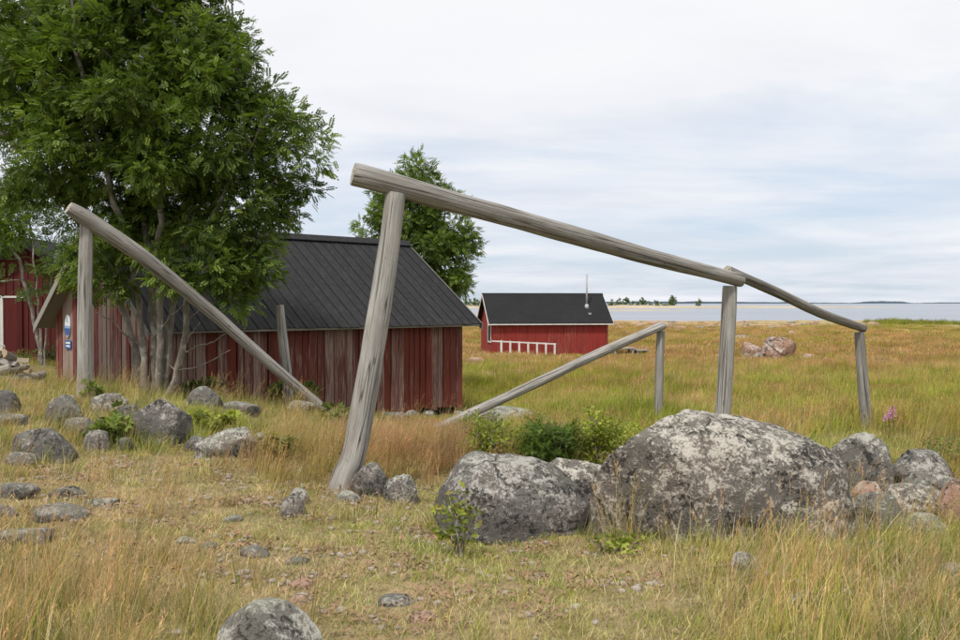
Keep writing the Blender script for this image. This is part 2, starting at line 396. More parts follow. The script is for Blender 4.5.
def m_foliage(nt, hue=(1, 1, 1), tr=0.35, rough=0.55):
    c = nt.attr('Col'); r = nt.rnd()
    c = nt.mix(1.0, c, hue, 'MULTIPLY')
    p = principled(nt, c, rough, None, 0.3)
    t = nt.node('ShaderNodeBsdfTranslucent'); nt.put(t.inputs[0], nt.mix(1.0, c, (1.25, 1.35, 0.6), 'MULTIPLY'))
    m = nt.node('ShaderNodeMixShader'); m.inputs[0].default_value = tr
    nt.l.new(p, m.inputs[1]); nt.l.new(t.outputs[0], m.inputs[2])
    return m.outputs[0]
LEAF = material('rowan_leaf', m_foliage)
def m_grass(nt):
    c = nt.attr('Col'); r = nt.rnd(); p = nt.pos()
    n = nt.noise(p, 0.55, 4, 0.6); n2 = nt.noise(p, 3.0, 3, 0.6)
    c = nt.mix(1.0, c, nt.ramp(r, [(0.0, (0.60, 0.63, 0.66)), (0.5, (0.98, 0.98, 0.98)), (1.0, (1.32, 1.28, 1.2))]), 'MULTIPLY')
    c = nt.mix(nt.ramp(n, [(0.44, 0.0), (0.60, 0.75)]), c, nt.mix(1.0, c, (0.70, 0.92, 0.50), 'MULTIPLY'))
    c = nt.mix(nt.ramp(n2, [(0.48, 0.0), (0.64, 0.75)]), c, nt.mix(1.0, c, (1.22, 1.06, 1.02), 'MULTIPLY'))
    n4 = nt.noise(nt.vadd(p, (31.0, 7.0, 0.0)), 0.16, 5, 0.62, 0.5)
    c = nt.mix(nt.ramp(n4, [(0.46, 0.0), (0.60, 0.8)]), c, nt.mix(1.0, c, (0.76, 0.69, 0.58), 'MULTIPLY'))
    d = nt.node('ShaderNodeBsdfDiffuse'); nt.put(d.inputs[0], c)
    t = nt.node('ShaderNodeBsdfTranslucent'); nt.put(t.inputs[0], c)
    m = nt.node('ShaderNodeMixShader'); m.inputs[0].default_value = 0.3
    nt.l.new(d.outputs[0], m.inputs[1]); nt.l.new(t.outputs[0], m.inputs[2])
    return m.outputs[0]
GRASS = material('grass_blade', m_grass)
def m_bark(nt):
    p = nt.pos()
    n = nt.noise(nt.vmul(p, (12, 12, 3)), 1.0, 5, 0.65, 0.6); l = nt.noise(p, 7, 5, 0.65, 0.3)
    c = nt.mix(nt.ramp(n, [(0.3, 0.0), (0.7, 1.0)]), (0.11, 0.095, 0.08), (0.30, 0.265, 0.225))
    c = nt.mix(nt.ramp(l, [(0.52, 0.0), (0.62, 0.8)]), c, (0.40, 0.39, 0.35))
    c = nt.mix(nt.ramp(l, [(0.32, 0.6), (0.42, 0.0)]), c, (0.16, 0.16, 0.08))
    return principled(nt, c, 0.85, nt.bump(n, 0.5, 0.02), 0.2)
BARK = material('rowan_bark', m_bark)


# ================================================================== STRUCTURE: ground, sea, far shore
excl = []     # footprints where no grass grows: (cx, cy, rx, ry, rot)
def sstep(a, b, x): t = np.clip((x - a) / (b - a), 0, 1); return t * t * (3 - 2 * t)
def bell(px, py, cx, cy, rx, ry): return np.exp(-((px - cx) / rx) ** 2 - ((py - cy) / ry) ** 2)
_fn = rng.uniform(0, 6.28, (8, 3))
def wob(x, y, wl, s=0):
    """cheap smooth noise, -1..1"""
    k = 2 * np.pi / wl; o = 0
    for i in range(5):
        a = _fn[(i + s) % 8, 0] + i * 1.3 + s; c_, s_ = math.cos(a), math.sin(a)
        o = o + np.sin(k * (1 + 0.37 * i) * (x * c_ + y * s_) + _fn[(i + s) % 8, 1] + 1.2 * np.sin(k * 0.6 * (x * s_ - y * c_) + _fn[(i + s) % 8, 2])) / (1 + 0.3 * i)
    return o / 2.6
def photo_px(x, y, z):
    y = np.maximum(y, 0.3)
    return 480 + F * x / y, HOR + F * (EYE - z) / y
def path_mask(x, y, px, py):
    """trodden short turf between the rocks"""
    a = bell(px, py, 320, 540, 200, 58) + bell(px, py, 150, 500, 150, 36) + bell(px, py, 430, 610, 170, 50) + bell(px, py, 570, 585, 130, 34) + bell(px, py, 250, 480, 140, 20)
    return np.clip(a * 1.45 + 0.25 * wob(x, y, 1.3, 3), 0, 1)
def zone_color(x, y, z):
    px, py = photo_px(x, y, z); r = np.hypot(x, y)
    c = np.tile(np.array([0.225, 0.185, 0.075]), (len(x), 1))
    def blend(m, col): m = np.clip(m, 0, 1)[:, None]; c[:] = c * (1 - m) + np.array(col) * m
    blend(path_mask(x, y, px, py) * (y > 3) * (y < 10), (0.33, 0.25, 0.145))
    blend(sstep(16, 34, y) * (0.6 + 0.4 * wob(x, y, 9, 1)), (0.27, 0.20, 0.075))
    blend(sstep(32, 62, y) * (0.65 + 0.35 * wob(x, y, 21, 2)), (0.35, 0.195, 0.075))
    blend(sstep(60, 120, y) * 0.8, (0.40, 0.23, 0.085))
    blend(sstep(120, 170, y) * sstep(700, 860, px), (0.30, 0.27, 0.07))
    blend(sstep(0.36, 0.16, z) * (.45 + .55 * wob(x, y, 19, 4)), (0.58, 0.46, 0.36))
    return c
def build_ground():
    ang = np.concatenate([np.arange(-42, 42.01, 0.3), np.arange(45, 316, 3.0)])
    rad = np.concatenate([[0.4], np.geomspace(0.9, 420, 300)])
    A, Rr = np.meshgrid(np.radians(ang), rad)
    x = (Rr * np.sin(A)).ravel(); y = (Rr * np.cos(A)).ravel()
    z = Hn(x, y)
    na, nr = len(ang), len(rad)
    i = np.arange(nr - 1)[:, None] * na; j = np.arange(na); j2 = (j + 1) % na
    f = np.stack([i + j, i + j2, i + na + j2, i + na + j], -1).reshape(-1, 4)
    f = f[:, ::-1]
    me = np_mesh('ground', np.stack([x, y, z], 1), f, True, col=zone_color(x, y, z))
    bm = bmesh.new(); bm.from_mesh(me); bm.verts.ensure_lookup_table()
    bm.faces.new([bm.verts[k] for k in range(na)])
    bmesh.ops.recalc_face_normals(bm, faces=bm.faces); bm.to_mesh(me); bm.free()
    tag(link('ground', me, GROUND), kind='structure')
build_ground()
def build_sea():
    n = 96; rr = [0.0] + list(np.geomspace(40, 30000, 26)); v = [(0, 0, 0)]; f = []
    for r in rr[1:]: v += [(r * math.sin(2 * math.pi * k / n), r * math.cos(2 * math.pi * k / n), 0) for k in range(n)]
    for k in range(n): f.append((0, 1 + (k + 1) % n, 1 + k))
    for q in range(len(rr) - 2):
        for k in range(n):
            a = 1 + q * n; f.append((a + k, a + (k + 1) % n, a + n + (k + 1) % n, a + n + k))
    me = bpy.data.meshes.new('sea'); me.from_pydata(v, [], f)
    bm = bmesh.new(); bm.from_mesh(me); bmesh.ops.recalc_face_normals(bm, faces=bm.faces)
    if bm.faces[:][0].normal.z < 0: bmesh.ops.reverse_faces(bm, faces=bm.faces)
    bm.to_mesh(me); bm.free()
    tag(link('sea', me, SEA), kind='structure')
build_sea()
SAND = plain('sandy_shore', (0.46, 0.39, 0.29), 0.95, 0.15, 0.3, 0.1)
SHOREG = plain('shore_grass', (0.24, 0.23, 0.09), 0.95, 0.1, 0.35, 0.1)
FARWOOD = plain('hazy_distant_forest', (0.07, 0.10, 0.13), 1.0, 0.02, 0.25, 0.05)  # blue of the distant air mixed into the forest colour
def mound(name, pts, mat, seed, ny=7):
    """low bank of land: pts (px, d, half depth m, height m) along its length"""
    v = []; n = len(pts)
    dens = []
    for i in range(n - 1):
        for t in np.linspace(0, 1, 14, endpoint=False): dens.append([a + (b - a) * t for a, b in zip(pts[i], pts[i + 1])])
    dens.append(list(pts[-1]))
    for i, (px, d, hw, hh) in enumerate(dens):
        k = mnoise.noise(Vector((i * 0.33, seed, 0)))
        for j in range(ny):
            s = -1 + 2 * j / (ny - 1)
            v.append((GX(px, d), d + s * hw * (1 + 0.4 * mnoise.noise(Vector((i * .21, seed, 5)))), -0.4 + (hh * (1 + 0.6 * k) + 0.4) * (1 - s * s)))
    m = len(dens); f = [(i * ny + j, (i + 1) * ny + j, (i + 1) * ny + j + 1, i * ny + j + 1) for i in range(m - 1) for j in range(ny - 1)]
    return tag(link(name, np_mesh(name, np.array(v), np.array(f), True), mat), kind='structure')
mound('sand_spit', [(380, 760, 10, 0.8), (470, 740, 40, 2.0), (560, 720, 40, 2.0), (650, 730, 45, 2.2), (690, 740, 38, 1.7), (760, 770, 34, 1.5), (850, 800, 20, 1.0), (905, 830, 5, 0.1)], SAND, 3)
mound('sand_spit', [(590, 470, 3, 0.1), (612, 468, 9, 0.6), (655, 476, 10, 0.55), (690, 480, 3, 0.1)], SAND, 9)
mound('far_forest_shore', [(430, 5200, 100, 4), (520, 5200, 200, 12), (640, 5300, 200, 13), (700, 5400, 200, 13), (790, 5600, 200, 9), (850, 5700, 150, 4)], FARWOOD, 17)
mound('far_forest_shore', [(850, 6100, 80, 4), (872, 6100, 200, 15), (895, 6100, 200, 15), (912, 6200, 80, 3)], FARWOOD, 23)
mound('far_forest_shore', [(912, 7600, 80, 3), (940, 7600, 200, 9), (1010, 7600, 200, 10), (1080, 7700, 80, 3)], FARWOOD, 29)

# ================================================================== drying racks of round timber
def timber(name, parent, pts, mats, sides=22, seed=0, rough=0.05, step=0.05, caps=True):
    """pts: (Vector world, radius); tapered, slightly knobbly log with sawn ends"""
    org = parent.location if parent else pts[0][0].copy()
    ps = [p - org for p, _ in pts]; rs = [r for _, r in pts]
    seg = [0.0]
    for a, b in zip(ps, ps[1:]): seg.append(seg[-1] + (b - a).length)
    L = seg[-1]; n = max(6, int(L / step)); path = []; rmean = sum(rs) / len(rs)
    for i in range(n + 1):
        s = L * i / n; k = max(j for j in range(len(seg)) if seg[j] <= s + 1e-6); k = min(k, len(ps) - 2)
        t = (s - seg[k]) / (seg[k + 1] - seg[k])
        p0 = ps[max(k - 1, 0)]; p1 = ps[k]; p2 = ps[k + 1]; p3 = ps[min(k + 2, len(ps) - 1)]
        if len(ps) == 2: c = p1.lerp(p2, t)
        else: c = 0.5 * ((2 * p1) + (p2 - p0) * t + (2 * p0 - 5 * p1 + 4 * p2 - p3) * t * t + (3 * p1 - p0 - 3 * p2 + p3) * t ** 3)
        path.append((c, rs[k] + (rs[k + 1] - rs[k]) * t, s))
    v = []; uv = []; f = []; mi = []
    up = Vector((0.21, 0.13, 1)) if abs((ps[-1] - ps[0]).normalized().z) < 0.8 else Vector((1, 0.2, 0))
    for i, (c, r, s) in enumerate(path):
        tg = (path[min(i + 1, n)][0] - path[max(i - 1, 0)][0]).normalized()
        a = up.cross(tg).normalized(); b = tg.cross(a)
        w_ = Vector((mnoise.noise(Vector((s * 1.1, seed, 0))), mnoise.noise(Vector((s * 1.1, seed, 7))), 0)) * r * 0.10
        for k in range(sides + 1):
            th = 2 * math.pi * (k % sides) / sides
            rr = r * (1 + rough * 1.6 * mnoise.noise(Vector((math.cos(th) * 1.2, math.sin(th) * 1.2, s * 1.3 + seed))) + rough * mnoise.noise(Vector((math.cos(th) * 3, math.sin(th) * 3, s * 3 + seed))))
            if (i == 0 or i == n): rr *= 0.965
            v.append(c + w_ + (a * math.cos(th) + b * math.sin(th)) * rr); uv.append((2 * math.pi * rmean * k / sides, s))
    for i in range(n):
        for k in range(sides):
            q = i * (sides + 1) + k; f.append((q, q + 1, q + sides + 2, q + sides + 1)); mi.append(0)
    if caps:
        for i in (0, n):
            c0 = path[i][0]; base = len(v); ring = [v[i * (sides + 1) + k] for k in range(sides)]
            cen = sum(ring, Vector()) / sides
            for k, p in enumerate(ring):
                v.append(p); th = 2 * math.pi * k / sides; uv.append((path[i][1] * math.cos(th), path[i][1] * math.sin(th)))
            v.append(cen); uv.append((0, 0))
            for k in range(sides):
                t3 = (base + k, base + (k + 1) % sides, base + sides)
                f.append(t3[::-1] if i == 0 else t3); mi.append(1)
    me = bpy.data.meshes.new(name); me.from_pydata([tuple(p) for p in v], [], f)
    l = me.uv_layers.new(name='UVMap')
    li = np.empty(len(me.loops), np.int32); me.loops.foreach_get('vertex_index', li)
    l.data.foreach_set('uv', np.array(uv, np.float32)[li].ravel())
    me.polygons.foreach_set('material_index', np.array(mi, np.int32))
    me.polygons.foreach_set('use_smooth', np.array([m == 0 for m in mi], bool)); me.update()
    for m in mats: me.materials.append(m)
    o = bpy.data.objects.new(name, me); C.objects.link(o)
    if parent: o.parent = parent
    else: o.location = org
    return o
def down(px, d, depth=0.35): return Vector((GX(px, d), d, H(GX(px, d), d) - depth))
wm, wl, wd = [WOOD, WOOD_END], [WOOD_L, WOOD_END], [WOOD_D, WOOD_END]
# the large rack across the middle
d1, d2, d3 = 8.30, 10.7, 12.6
b1 = down(341, d1)
rk = empty('net_drying_rack', (b1.x, b1.y, H(b1.x, b1.y)))
tag(rk, 'large grey log rack with two rails on three posts crossing the middle', 'rack')
timber('post', rk, [(down(334, d1 - .02, .3), 0.150), (P(344, 478, d1), 0.118), (P(354, 452, d1), 0.108), (P(366, 392, d1), 0.106), (P(378, 318, d1), 0.104), (P(388, 250, d1), 0.096), (P(396, 193, d1), 0.090)], wl, 26, 1, 0.05)
timber('rail', rk, [(P(353, 174.5, d1 - .10), 0.104), (P(396, 185.5, d1 + .02), 0.101), (P(470, 206.5, 8.70), 0.099), (P(560, 231.5, 9.28), 0.094), (P(650, 257, 9.95), 0.087), (P(741, 280.5, d2 + .02), 0.076)], wm, 26, 2, 0.045)
timber('post', rk, [(down(720, d2), 0.096), (P(723, 420, d2), 0.090), (P(727, 350, d2), 0.088), (P(730, 286, d2), 0.082)], wl, 24, 3, 0.04)
timber('rail', rk, [(P(727, 270.5, d2 + .14), 0.062), (P(781, 294.5, 11.45), 0.060), (P(822, 313.8, 12.0), 0.060), (P(864, 328.5, d3 + .02), 0.055)], wd, 22, 4, 0.05)
timber('post', rk, [(down(870, d3), 0.080), (P(859.5, 332, d3), 0.068)], wm, 20, 5, 0.05)
# the small rack in the meadow
b4 = down(659, 14.8)
r2 = empty('net_drying_rack', (b4.x, b4.y, H(b4.x, b4.y)))
tag(r2, 'small pale rack in the meadow, one thin post and one sloping rail', 'rack')
timber('post', r2, [(down(659, 14.8), 0.072), (P(659.5, 380, 14.8), 0.070), (P(661, 331, 14.8), 0.066)], wm, 18, 6)
timber('rail', r2, [(P(664, 325, 14.75), 0.070), (P(600, 353, 14.35), 0.072), (P(520, 391, 13.9), 0.072), (P(432, 431, 13.45), 0.070)], wl, 18, 7, 0.04)
# the rack by the tree
b6 = down(83, 11.7)
r3 = empty('net_drying_rack', (b6.x, b6.y, H(b6.x, b6.y)))
tag(r3, 'log rack under the tree with a long rail sloping down to the ground', 'rack')
timber('post', r3, [(down(82, 11.7), 0.098), (P(84, 380, 11.7), 0.094), (P(85, 300, 11.7), 0.088), (P(87, 224, 11.7), 0.082)], wl, 22, 8)
timber('rail', r3, [(P(69, 208, 11.5), 0.080), (P(92, 222, 11.68), 0.105), (P(150, 262, 12.2), 0.098), (P(210, 311, 12.75), 0.086), (P(270, 364, 13.2), 0.078), (P(328, 413.5, 13.6), 0.070)], wm, 22, 9, 0.05)
b5 = down(286, 14.6)
lp = timber('leaning_post', None, [(down(289, 14.6), 0.082), (P(287, 380, 14.6), 0.080), (P(283, 340, 14.6), 0.078), (P(279.5, 305, 14.6), 0.068)], wl, 18, 10)
tag(lp, 'lone pale post leaning left in front of the weathered shed wall', 'post')
for o_, d_r in ((b1, .2), (down(720, d2), .12), (down(867, d3), .1), (b4, .1), (b6, .12), (b5, .1)): excl.append((o_.x, o_.y, d_r, d_r, 0))

# ================================================================== sheds
def board(name, parent, x0, x1, y0, y1, z0, z1, mat, bev=0.006):
    return link(name, box_mesh(name, x0, x1, y0, y1, z0, z1, bev), mat, parent)
ALPHA = R(45)
def near_shed():
    R0 = Vector((GX(461, 21), 21)); Lw = 7.2
    L0 = R0 - Lw * Vector((math.cos(ALPHA), math.sin(ALPHA)))
    W = 4.6; fz = EYE - 2.30
    sh = empty('boat_shed', (L0.x, L0.y, fz), ALPHA)
    tag(sh, 'long weathered red board shed with dark ribbed roof beside the tree', 'shed')
    hz = 1.97                                   # wall top above floor
    oh, og = 0.30, 0.34                         # overhang at eaves and gables
    sl = (1.50 + 0.43) / (W / 2 + oh)           # roof slope
    zr = 2.30 + 1.50; ze = 2.30 - 0.43          # ridge and eave height above floor
    def zu(y): yy = min(y, W - y); return ze + (yy + oh) * sl - 0.10    # underside of roof
    rr = random.Random(4)
    # dark core behind the boards
    poly = [(0.06, -0.2), (W - .06, -0.2), (W - .06, zu(.06) - .02), (W / 2, zu(W / 2) - .02), (.06, zu(.06) - .02)]
    core = link('wall', prism_mesh('wall', poly, 'x', 0.06, Lw - 0.06), DARK, sh)
    # long front wall
    x = 0.0
    while x < Lw - 0.05:
        wv = rr.uniform(0.13, 0.22); x1 = min(x + wv, Lw - 0.005)
        pr = rr.choice([0.0, 0.0, 0.02, 0.032]) + rr.uniform(0, 0.008)
        board('board', core, x + 0.007, x1 - 0.007, -0.025 - pr, 0.04, -0.02 + rr.uniform(-.07, .03), zu(-0.03) - .01, BOARD_R)
        x = x1
    board('corner_board', core, Lw - 0.14, Lw - 0.02, -0.07, -0.047, -0.10, zu(-.05) - .01, BOARD_G)
    x = 0.0
    while x < Lw - 0.05:                        # back wall
        x1 = min(x + 0.24, Lw); board('board', core, x + .004, x1 - .004, W - .04, W + .025, -.02, zu(W + .025) - .01, BOARD_R); x = x1
    # gables
    for gx, s, mt in ((0.0, -1, BOARD_G), (Lw, 1, BOARD_R)):
        y = 0.02
        while y < W - 0.05:
            wv = rr.uniform(0.15, 0.21); y1 = min(y + wv, W - .02)
            pr = rr.choice([0, 0.012, 0.022]) + rr.uniform(0, .006)
            a, b = (gx - .025 - pr, gx + .04) if s < 0 else (gx - .04, gx + .025 + pr)
            o = link('board', prism_mesh('board', [(y + .010, -.03 + rr.uniform(-.04, .04)), (y1 - .010, -.03), (y1 - .010, zu(y1) - .012), (y + .010, zu(y) - .012)], 'x', a, b), mt, core)
            y = y1
    # roof: boards under, one ribbed sheet strip after the other on top
    for s in (0, 1):
        e0 = (-oh if s == 0 else W + oh); dirn = 1 if s == 0 else -1; mid = W / 2
        dk = [(e0 + dirn * .02, ze - 0.095), (mid, zr - 0.095), (mid, zr - 0.045), (e0 + dirn * .02, ze - 0.045)]
        deck = link('roof', prism_mesh('roof', dk, 'x', -og, Lw + og), WOOD_D, sh)
        xx = -og - 0.02; k = 0; pw = 0.262
        while xx < Lw + og:
            x1 = min(xx + pw, Lw + og + .02); jag = rr.uniform(-.012, .012); lf = rr.uniform(0, .006)
            # cross-section along x with a rib at the left edge and a low swage in the middle
            prof = [(xx + .002, 0), (xx + .004, .019), (xx + .022, .019), (xx + .034, .004), (xx + (x1 - xx) * .52, .004), (xx + (x1 - xx) * .57, .011), (xx + (x1 - xx) * .64, .011), (xx + (x1 - xx) * .69, .004), (x1 - .001, .004), (x1 - .001, -.004), (xx + .002, -.004)]
            v = []; n = len(prof)
            for (yy, zb) in ((e0 - dirn * (.03 + jag), ze - .03 - (.03 + jag) * sl + lf), (mid, zr - .03 + lf)):
                for (a, b) in prof: v.append((a, yy - dirn * b * .55, zb + b * .83))
            f = [list(range(n)), list(range(n, 2 * n))[::-1]] + [[q, (q + 1) % n, n + (q + 1) % n, n + q] for q in range(n)]
            me = bpy.data.meshes.new('roof_sheet'); me.from_pydata(v, [], f)
            bm = bmesh.new(); bm.from_mesh(me); bmesh.ops.recalc_face_normals(bm, faces=bm.faces); bm.to_mesh(me); bm.free()
            link('roof_sheet', me, ROOF, deck); xx = x1; k += 1
        for gx in (-og - .022, Lw + og + .024):     # barge boards
            link('barge_board', prism_mesh('barge_board', [(e0 - dirn * .03, ze - .19), (mid, zr - .17), (mid, zr - .005), (e0 - dirn * .03, ze - .035)], 'x', gx - .011, gx + .011), WOOD if s else WOOD_D, sh)
    rc = link('ridge_cap', prism_mesh('ridge_cap', [(W / 2 - .17, zr - .095), (W / 2, zr + .035), (W / 2 + .17, zr - .095), (W / 2 + .17, zr - .08), (W / 2, zr + .05), (W / 2 - .17, zr - .08)], 'x', -og - .03, Lw + og + .03), ROOF, sh)
    # stones it stands on
    for i, (xs, s_) in enumerate(((Lw - .08, .15), (Lw - 1.02, .20), (Lw - 1.55, .26), (Lw - 2.3, .2), (Lw - 3.3, .22))):
        me = rock_mesh('foundation_stone', 2, 40 + i, (s_ * 1.1, s_ * 1.0, s_ * .8))
        gp = sh.matrix_basis @ Vector((xs, 0, 0))
        link('foundation_stone', me, ROCK_P, sh, (xs, 0.03, min(-0.02 - s_ * .72, H(gp.x, gp.y) - fz + .08)))
    # gap-side pole
    import_rot = sh
    for yy in np.arange(0, W + .1, .25):
        for xx in np.arange(0, Lw + .1, .25):
            q = Matrix.Rotation(ALPHA, 3, 'Z') @ Vector((xx, yy, 0)); excl.append((L0.x + q.x, L0.y + q.y, .2, .2, 0))
    return sh, W, zu
def rock_mesh(name, sub, seed, s, e=2.5, facets=9, rough=0.16, prof=None, flat_bottom=False):
    bm = bmesh.new(); bmesh.ops.create_icosphere(bm, subdivisions=sub, radius=1)
    rr = random.Random(seed)
    pl_ = []
    for _ in range(facets):
        nv = Vector((rr.gauss(0, 1), rr.gauss(0, 1), rr.gauss(0.15, .8))).normalized(); pl_.append((nv, rr.uniform(.72, .93)))
    off = Vector((rr.uniform(0, 50), rr.uniform(0, 50), rr.uniform(0, 50)))
    for vt in bm.verts:
        c = vt.co
        k = (abs(c.x) ** e + abs(c.y) ** e + abs(c.z) ** e) ** (-1 / e); c = c * k
        n0 = mnoise.noise(c * 0.9 + off); n1_ = mnoise.noise(c * 2.1 + off * 2); n2_ = mnoise.noise(c * 5 + off); n3_ = mnoise.noise(c * 12 + off)
        c = c * (1 + rough * (1.1 * n0 + .6 * n1_ + .28 * n2_ + .13 * n3_))
        for nv, dd in pl_:
            q = c.dot(nv)
            if q > dd: c = c - nv * (q - dd) * 0.85
        c = c + c.normalized() * rough * (.10 * n2_ + .09 * n3_)
        z = c.z
        if prof is not None: z *= float(np.interp(c.x, prof[0], prof[1]))
        vt.co = Vector((c.x * s[0], c.y * s[1], z * s[2]))
    for fc in bm.faces: fc.smooth = True
    me = bpy.data.meshes.new(name); bm.to_mesh(me); bm.free(); return me
shed, SW, SZU = near_shed()

# signs on the gable of the shed
BLUE = plain('sign_blue', (0.03, 0.10, 0.36), 0.4, 40, 0.05, 0.4)
LBLUE = plain('sign_light_blue', (0.30, 0.45, 0.72), 0.4, 40, 0.05, 0.4)
SWHITE = plain('sign_white', (0.80, 0.82, 0.84), 0.4, 40, 0.05, 0.4)
def disc_yz(name, cy, cz, ry, rz, x0, x1, a0=0, a1=360, n=40):
    poly = [(cy + ry * math.cos(R(a)), cz + rz * math.sin(R(a))) for a in np.linspace(a0, a1, n, endpoint=(a1 - a0) < 360)]
    return prism_mesh(name, poly, 'x', x0, x1)
def on_gable(y, z): return shed.matrix_basis @ Vector((0, y, z))
sy_, sz_ = 3.90, 2.30 - 0.46
g_ = on_gable(sy_, sz_)
s1 = empty('oval_sign', g_, ALPHA); tag(s1, 'white oval sign with blue lower half on the shed gable', 'sign')
link('plate', disc_yz('plate', 0, 0, .14, .225, -.075, -.060), SWHITE, s1)
link('light_band', prism_mesh('light_band', [(-.128, .0), (.128, .0), (.134, -.05), (-.134, -.05)][::-1], 'x', -.078, -.0755), LBLUE, s1)
link('blue_field', disc_yz('blue_field', 0, -.05, .132, .155, -.079, -.0755, 180, 360, 24), BLUE, s1)
link('emblem', prism_mesh('emblem', [(-.05, .08), (.05, .08), (.02, .11), (.012, .17), (-.012, .17), (-.02, .11)], 'x', -.078, -.0755), LBLUE, s1)
g2 = on_gable(sy_ - .02, sz_ - .38)
s2 = empty('notice_sign', g2, ALPHA); tag(s2, 'small blue rectangular sign with white lines under the oval sign', 'sign')
link('plate', box_mesh('plate', -.072, -.060, -.15, .15, -.085, .085, .002), BLUE, s2)
for zz_, hw in ((.035, .115), (-.03, .10)): link('text_line', box_mesh('text_line', -.0745, -.0725, -hw, hw, zz_ - .018, zz_ + .018), SWHITE, s2)

def far_shed():
    al = R(9.5); W = 4.0; Lw = 6.95
    L0 = Vector((GX(493, 54), 54)); fz = EYE - 3.02
    sh = empty('red_cabin', (L0.x, L0.y, fz), al)
    tag(sh, 'small bright red cabin with black roof standing in the far meadow', 'cabin')
    oh, og = .28, .30; ze = 3.02 - 1.18; zr = 3.02 + .58; sl = (zr - ze) / (W / 2 + oh)
    def zu(y): yy = min(y, W - y); return ze + (yy + oh) * sl - .10
    poly = [(0, -.1), (W, -.1), (W, zu(W)), (W / 2, zu(W / 2)), (0, zu(0))]
    wall = link('wall', prism_mesh('wall', poly, 'x', 0, Lw), DARK, sh)
    rr = random.Random(9); x = 0
    while x < Lw - .03:
        x1 = min(x + rr.uniform(.16, .22), Lw); board('board', wall, x + .003, x1 - .003, -.025 - rr.uniform(0, .016), -.002, -.05 + rr.uniform(-.03, .03), zu(0) + .01, BOARD_F); x = x1
    for gx, s in ((0, -1), (Lw, 1)):
        y = .0
        while y < W - .03:
            y1 = min(y + .19, W); a, b = ((gx - .03 - rr.uniform(0, .012), gx - .002) if s < 0 else (gx + .002, gx + .03 + rr.uniform(0, .012)))
            link('board', prism_mesh('board', [(y + .003, -.06), (y1 - .003, -.06), (y1 - .003, zu(y1) - .01), (y + .003, zu(y) - .01)], 'x', a, b), BOARD_F, wall); y = y1
    for s in (0, 1):
        e0 = -oh if s == 0 else W + oh
        rf = link('roof', prism_mesh('roof', [(e0, ze - .07), (W / 2, zr - .07), (W / 2, zr), (e0, ze)], 'x', -og, Lw + og), FELT, sh)
        for gx in (-og - .014, Lw + og + .014):
            link('barge_board', prism_mesh('barge_board', [(e0, ze - .17), (W / 2, zr - .15), (W / 2, zr - .03), (e0, ze - .03)], 'x', gx - .012, gx + .012), WHITE, sh)
        d_ = -1 if s == 0 else 1
        link('eave_board', box_mesh('eave_board', -og, Lw + og, e0 + d_ * .002 - .012, e0 + d_ * .002 + .012, ze - .11, ze - .045), WHITE, sh)
    link('ridge_cap', prism_mesh('ridge_cap', [(W / 2 - .14, zr - .10), (W / 2, zr + .015), (W / 2 + .14, zr - .10), (W / 2, zr + .03)], 'x', -og - .02, Lw + og + .02), FELT, sh)
    # window on the gable towards us
    wn = link('window', box_mesh('window', -.075, -.045, .35, 1.25, .75, 1.75), DARK, sh)
    for (a, b, c, d) in ((.27, .36, .68, 1.82), (1.24, 1.33, .68, 1.82), (.36, 1.24, 1.74, 1.82), (.36, 1.24, .68, .76)): link('frame', box_mesh('frame', -.09, -.05, a, b, c, d), WHITE, wn)
    # chimney pipe through the roof
    yc = .95; zc = ze + (yc + oh) * sl
    ch = link('chimney_pipe', tube_mesh('chimney_pipe', (5.95, yc, zc - .15), (5.95, yc, zc + 2.0), .055, 14), STEEL, sh)
    link('flashing', tube_mesh('flashing', (5.95, yc, zc - .14), (5.95, yc, zc + .16), .16, 14, .09), STEEL, ch)
    link('roof_hatch', box_mesh('roof_hatch', 5.90, 6.05, yc - .62, yc - .48, zc - .46, zc - .36), STEEL, sh)
    for yy in np.arange(0, W + .1, .4):
        for xx in np.arange(0, Lw + .1, .4):
            q = Matrix.Rotation(al, 3, 'Z') @ Vector((xx, yy, 0)); excl.append((L0.x + q.x, L0.y + q.y, .3, .3, 0))
    # white railing in front of its wall
    M = sh.matrix_basis
    def wp(x, y, z): return M @ Vector((x, y, z))
    rl = empty('white_railing', wp(1.9, -.75, -.05), al); tag(rl, 'low white railing of upright pickets in front of the red cabin', 'railing')
    for i in range(7):
        xx = -1.55 + i * .53; q = wp(1.9 + xx, -.75, 0); gz = H(q.x, q.y) - (fz - .05)
        tp = .93 - .035 * i
        pk = prism_mesh('picket', [(xx - .055, gz - .12), (xx + .055, gz - .12), (xx + .055, tp - .05), (xx, tp), (xx - .055, tp - .05)], 'y', -.02, .02)
        link('picket', pk, WHITE, rl)
    link('rail', prism_mesh('rail', [(-2.1, .83), (1.72, .63), (1.72, .71), (-2.1, .91)], 'y', .022, .055), WHITE, rl)
    # grey plank bench beside it
    bn = empty('plank_bench', wp(7.75, -.3, -.2), al); excl.extend([(wp(7.2 + .4 * q_, -.8 - .5 * s_, 0).x, wp(7.2 + .4 * q_, -.8 - .5 * s_, 0).y, .4, .4, 0) for q_ in range(6) for s_ in range(4)]); tag(bn, 'grey plank bench standing at the right end of the red cabin', 'bench')
    for k in range(4): link('plank', box_mesh('plank', -.65, .75 + .04 * (k % 2), -.5 + k * .24, -.28 + k * .24, .50, .56, .008), WOODP, bn)
    for (lx, ly) in ((-.55, -.4), (.55, -.4), (-.55, .3), (.55, .3)): link('leg', box_mesh('leg', lx - .06, lx + .06, ly - .06, ly + .06, -.35, .50, .008), WOODP, bn)
    st = empty('wooden_step', wp(8.95, -.3, -.1), al); tag(st, 'low grey wooden step right of the plank bench', 'step')
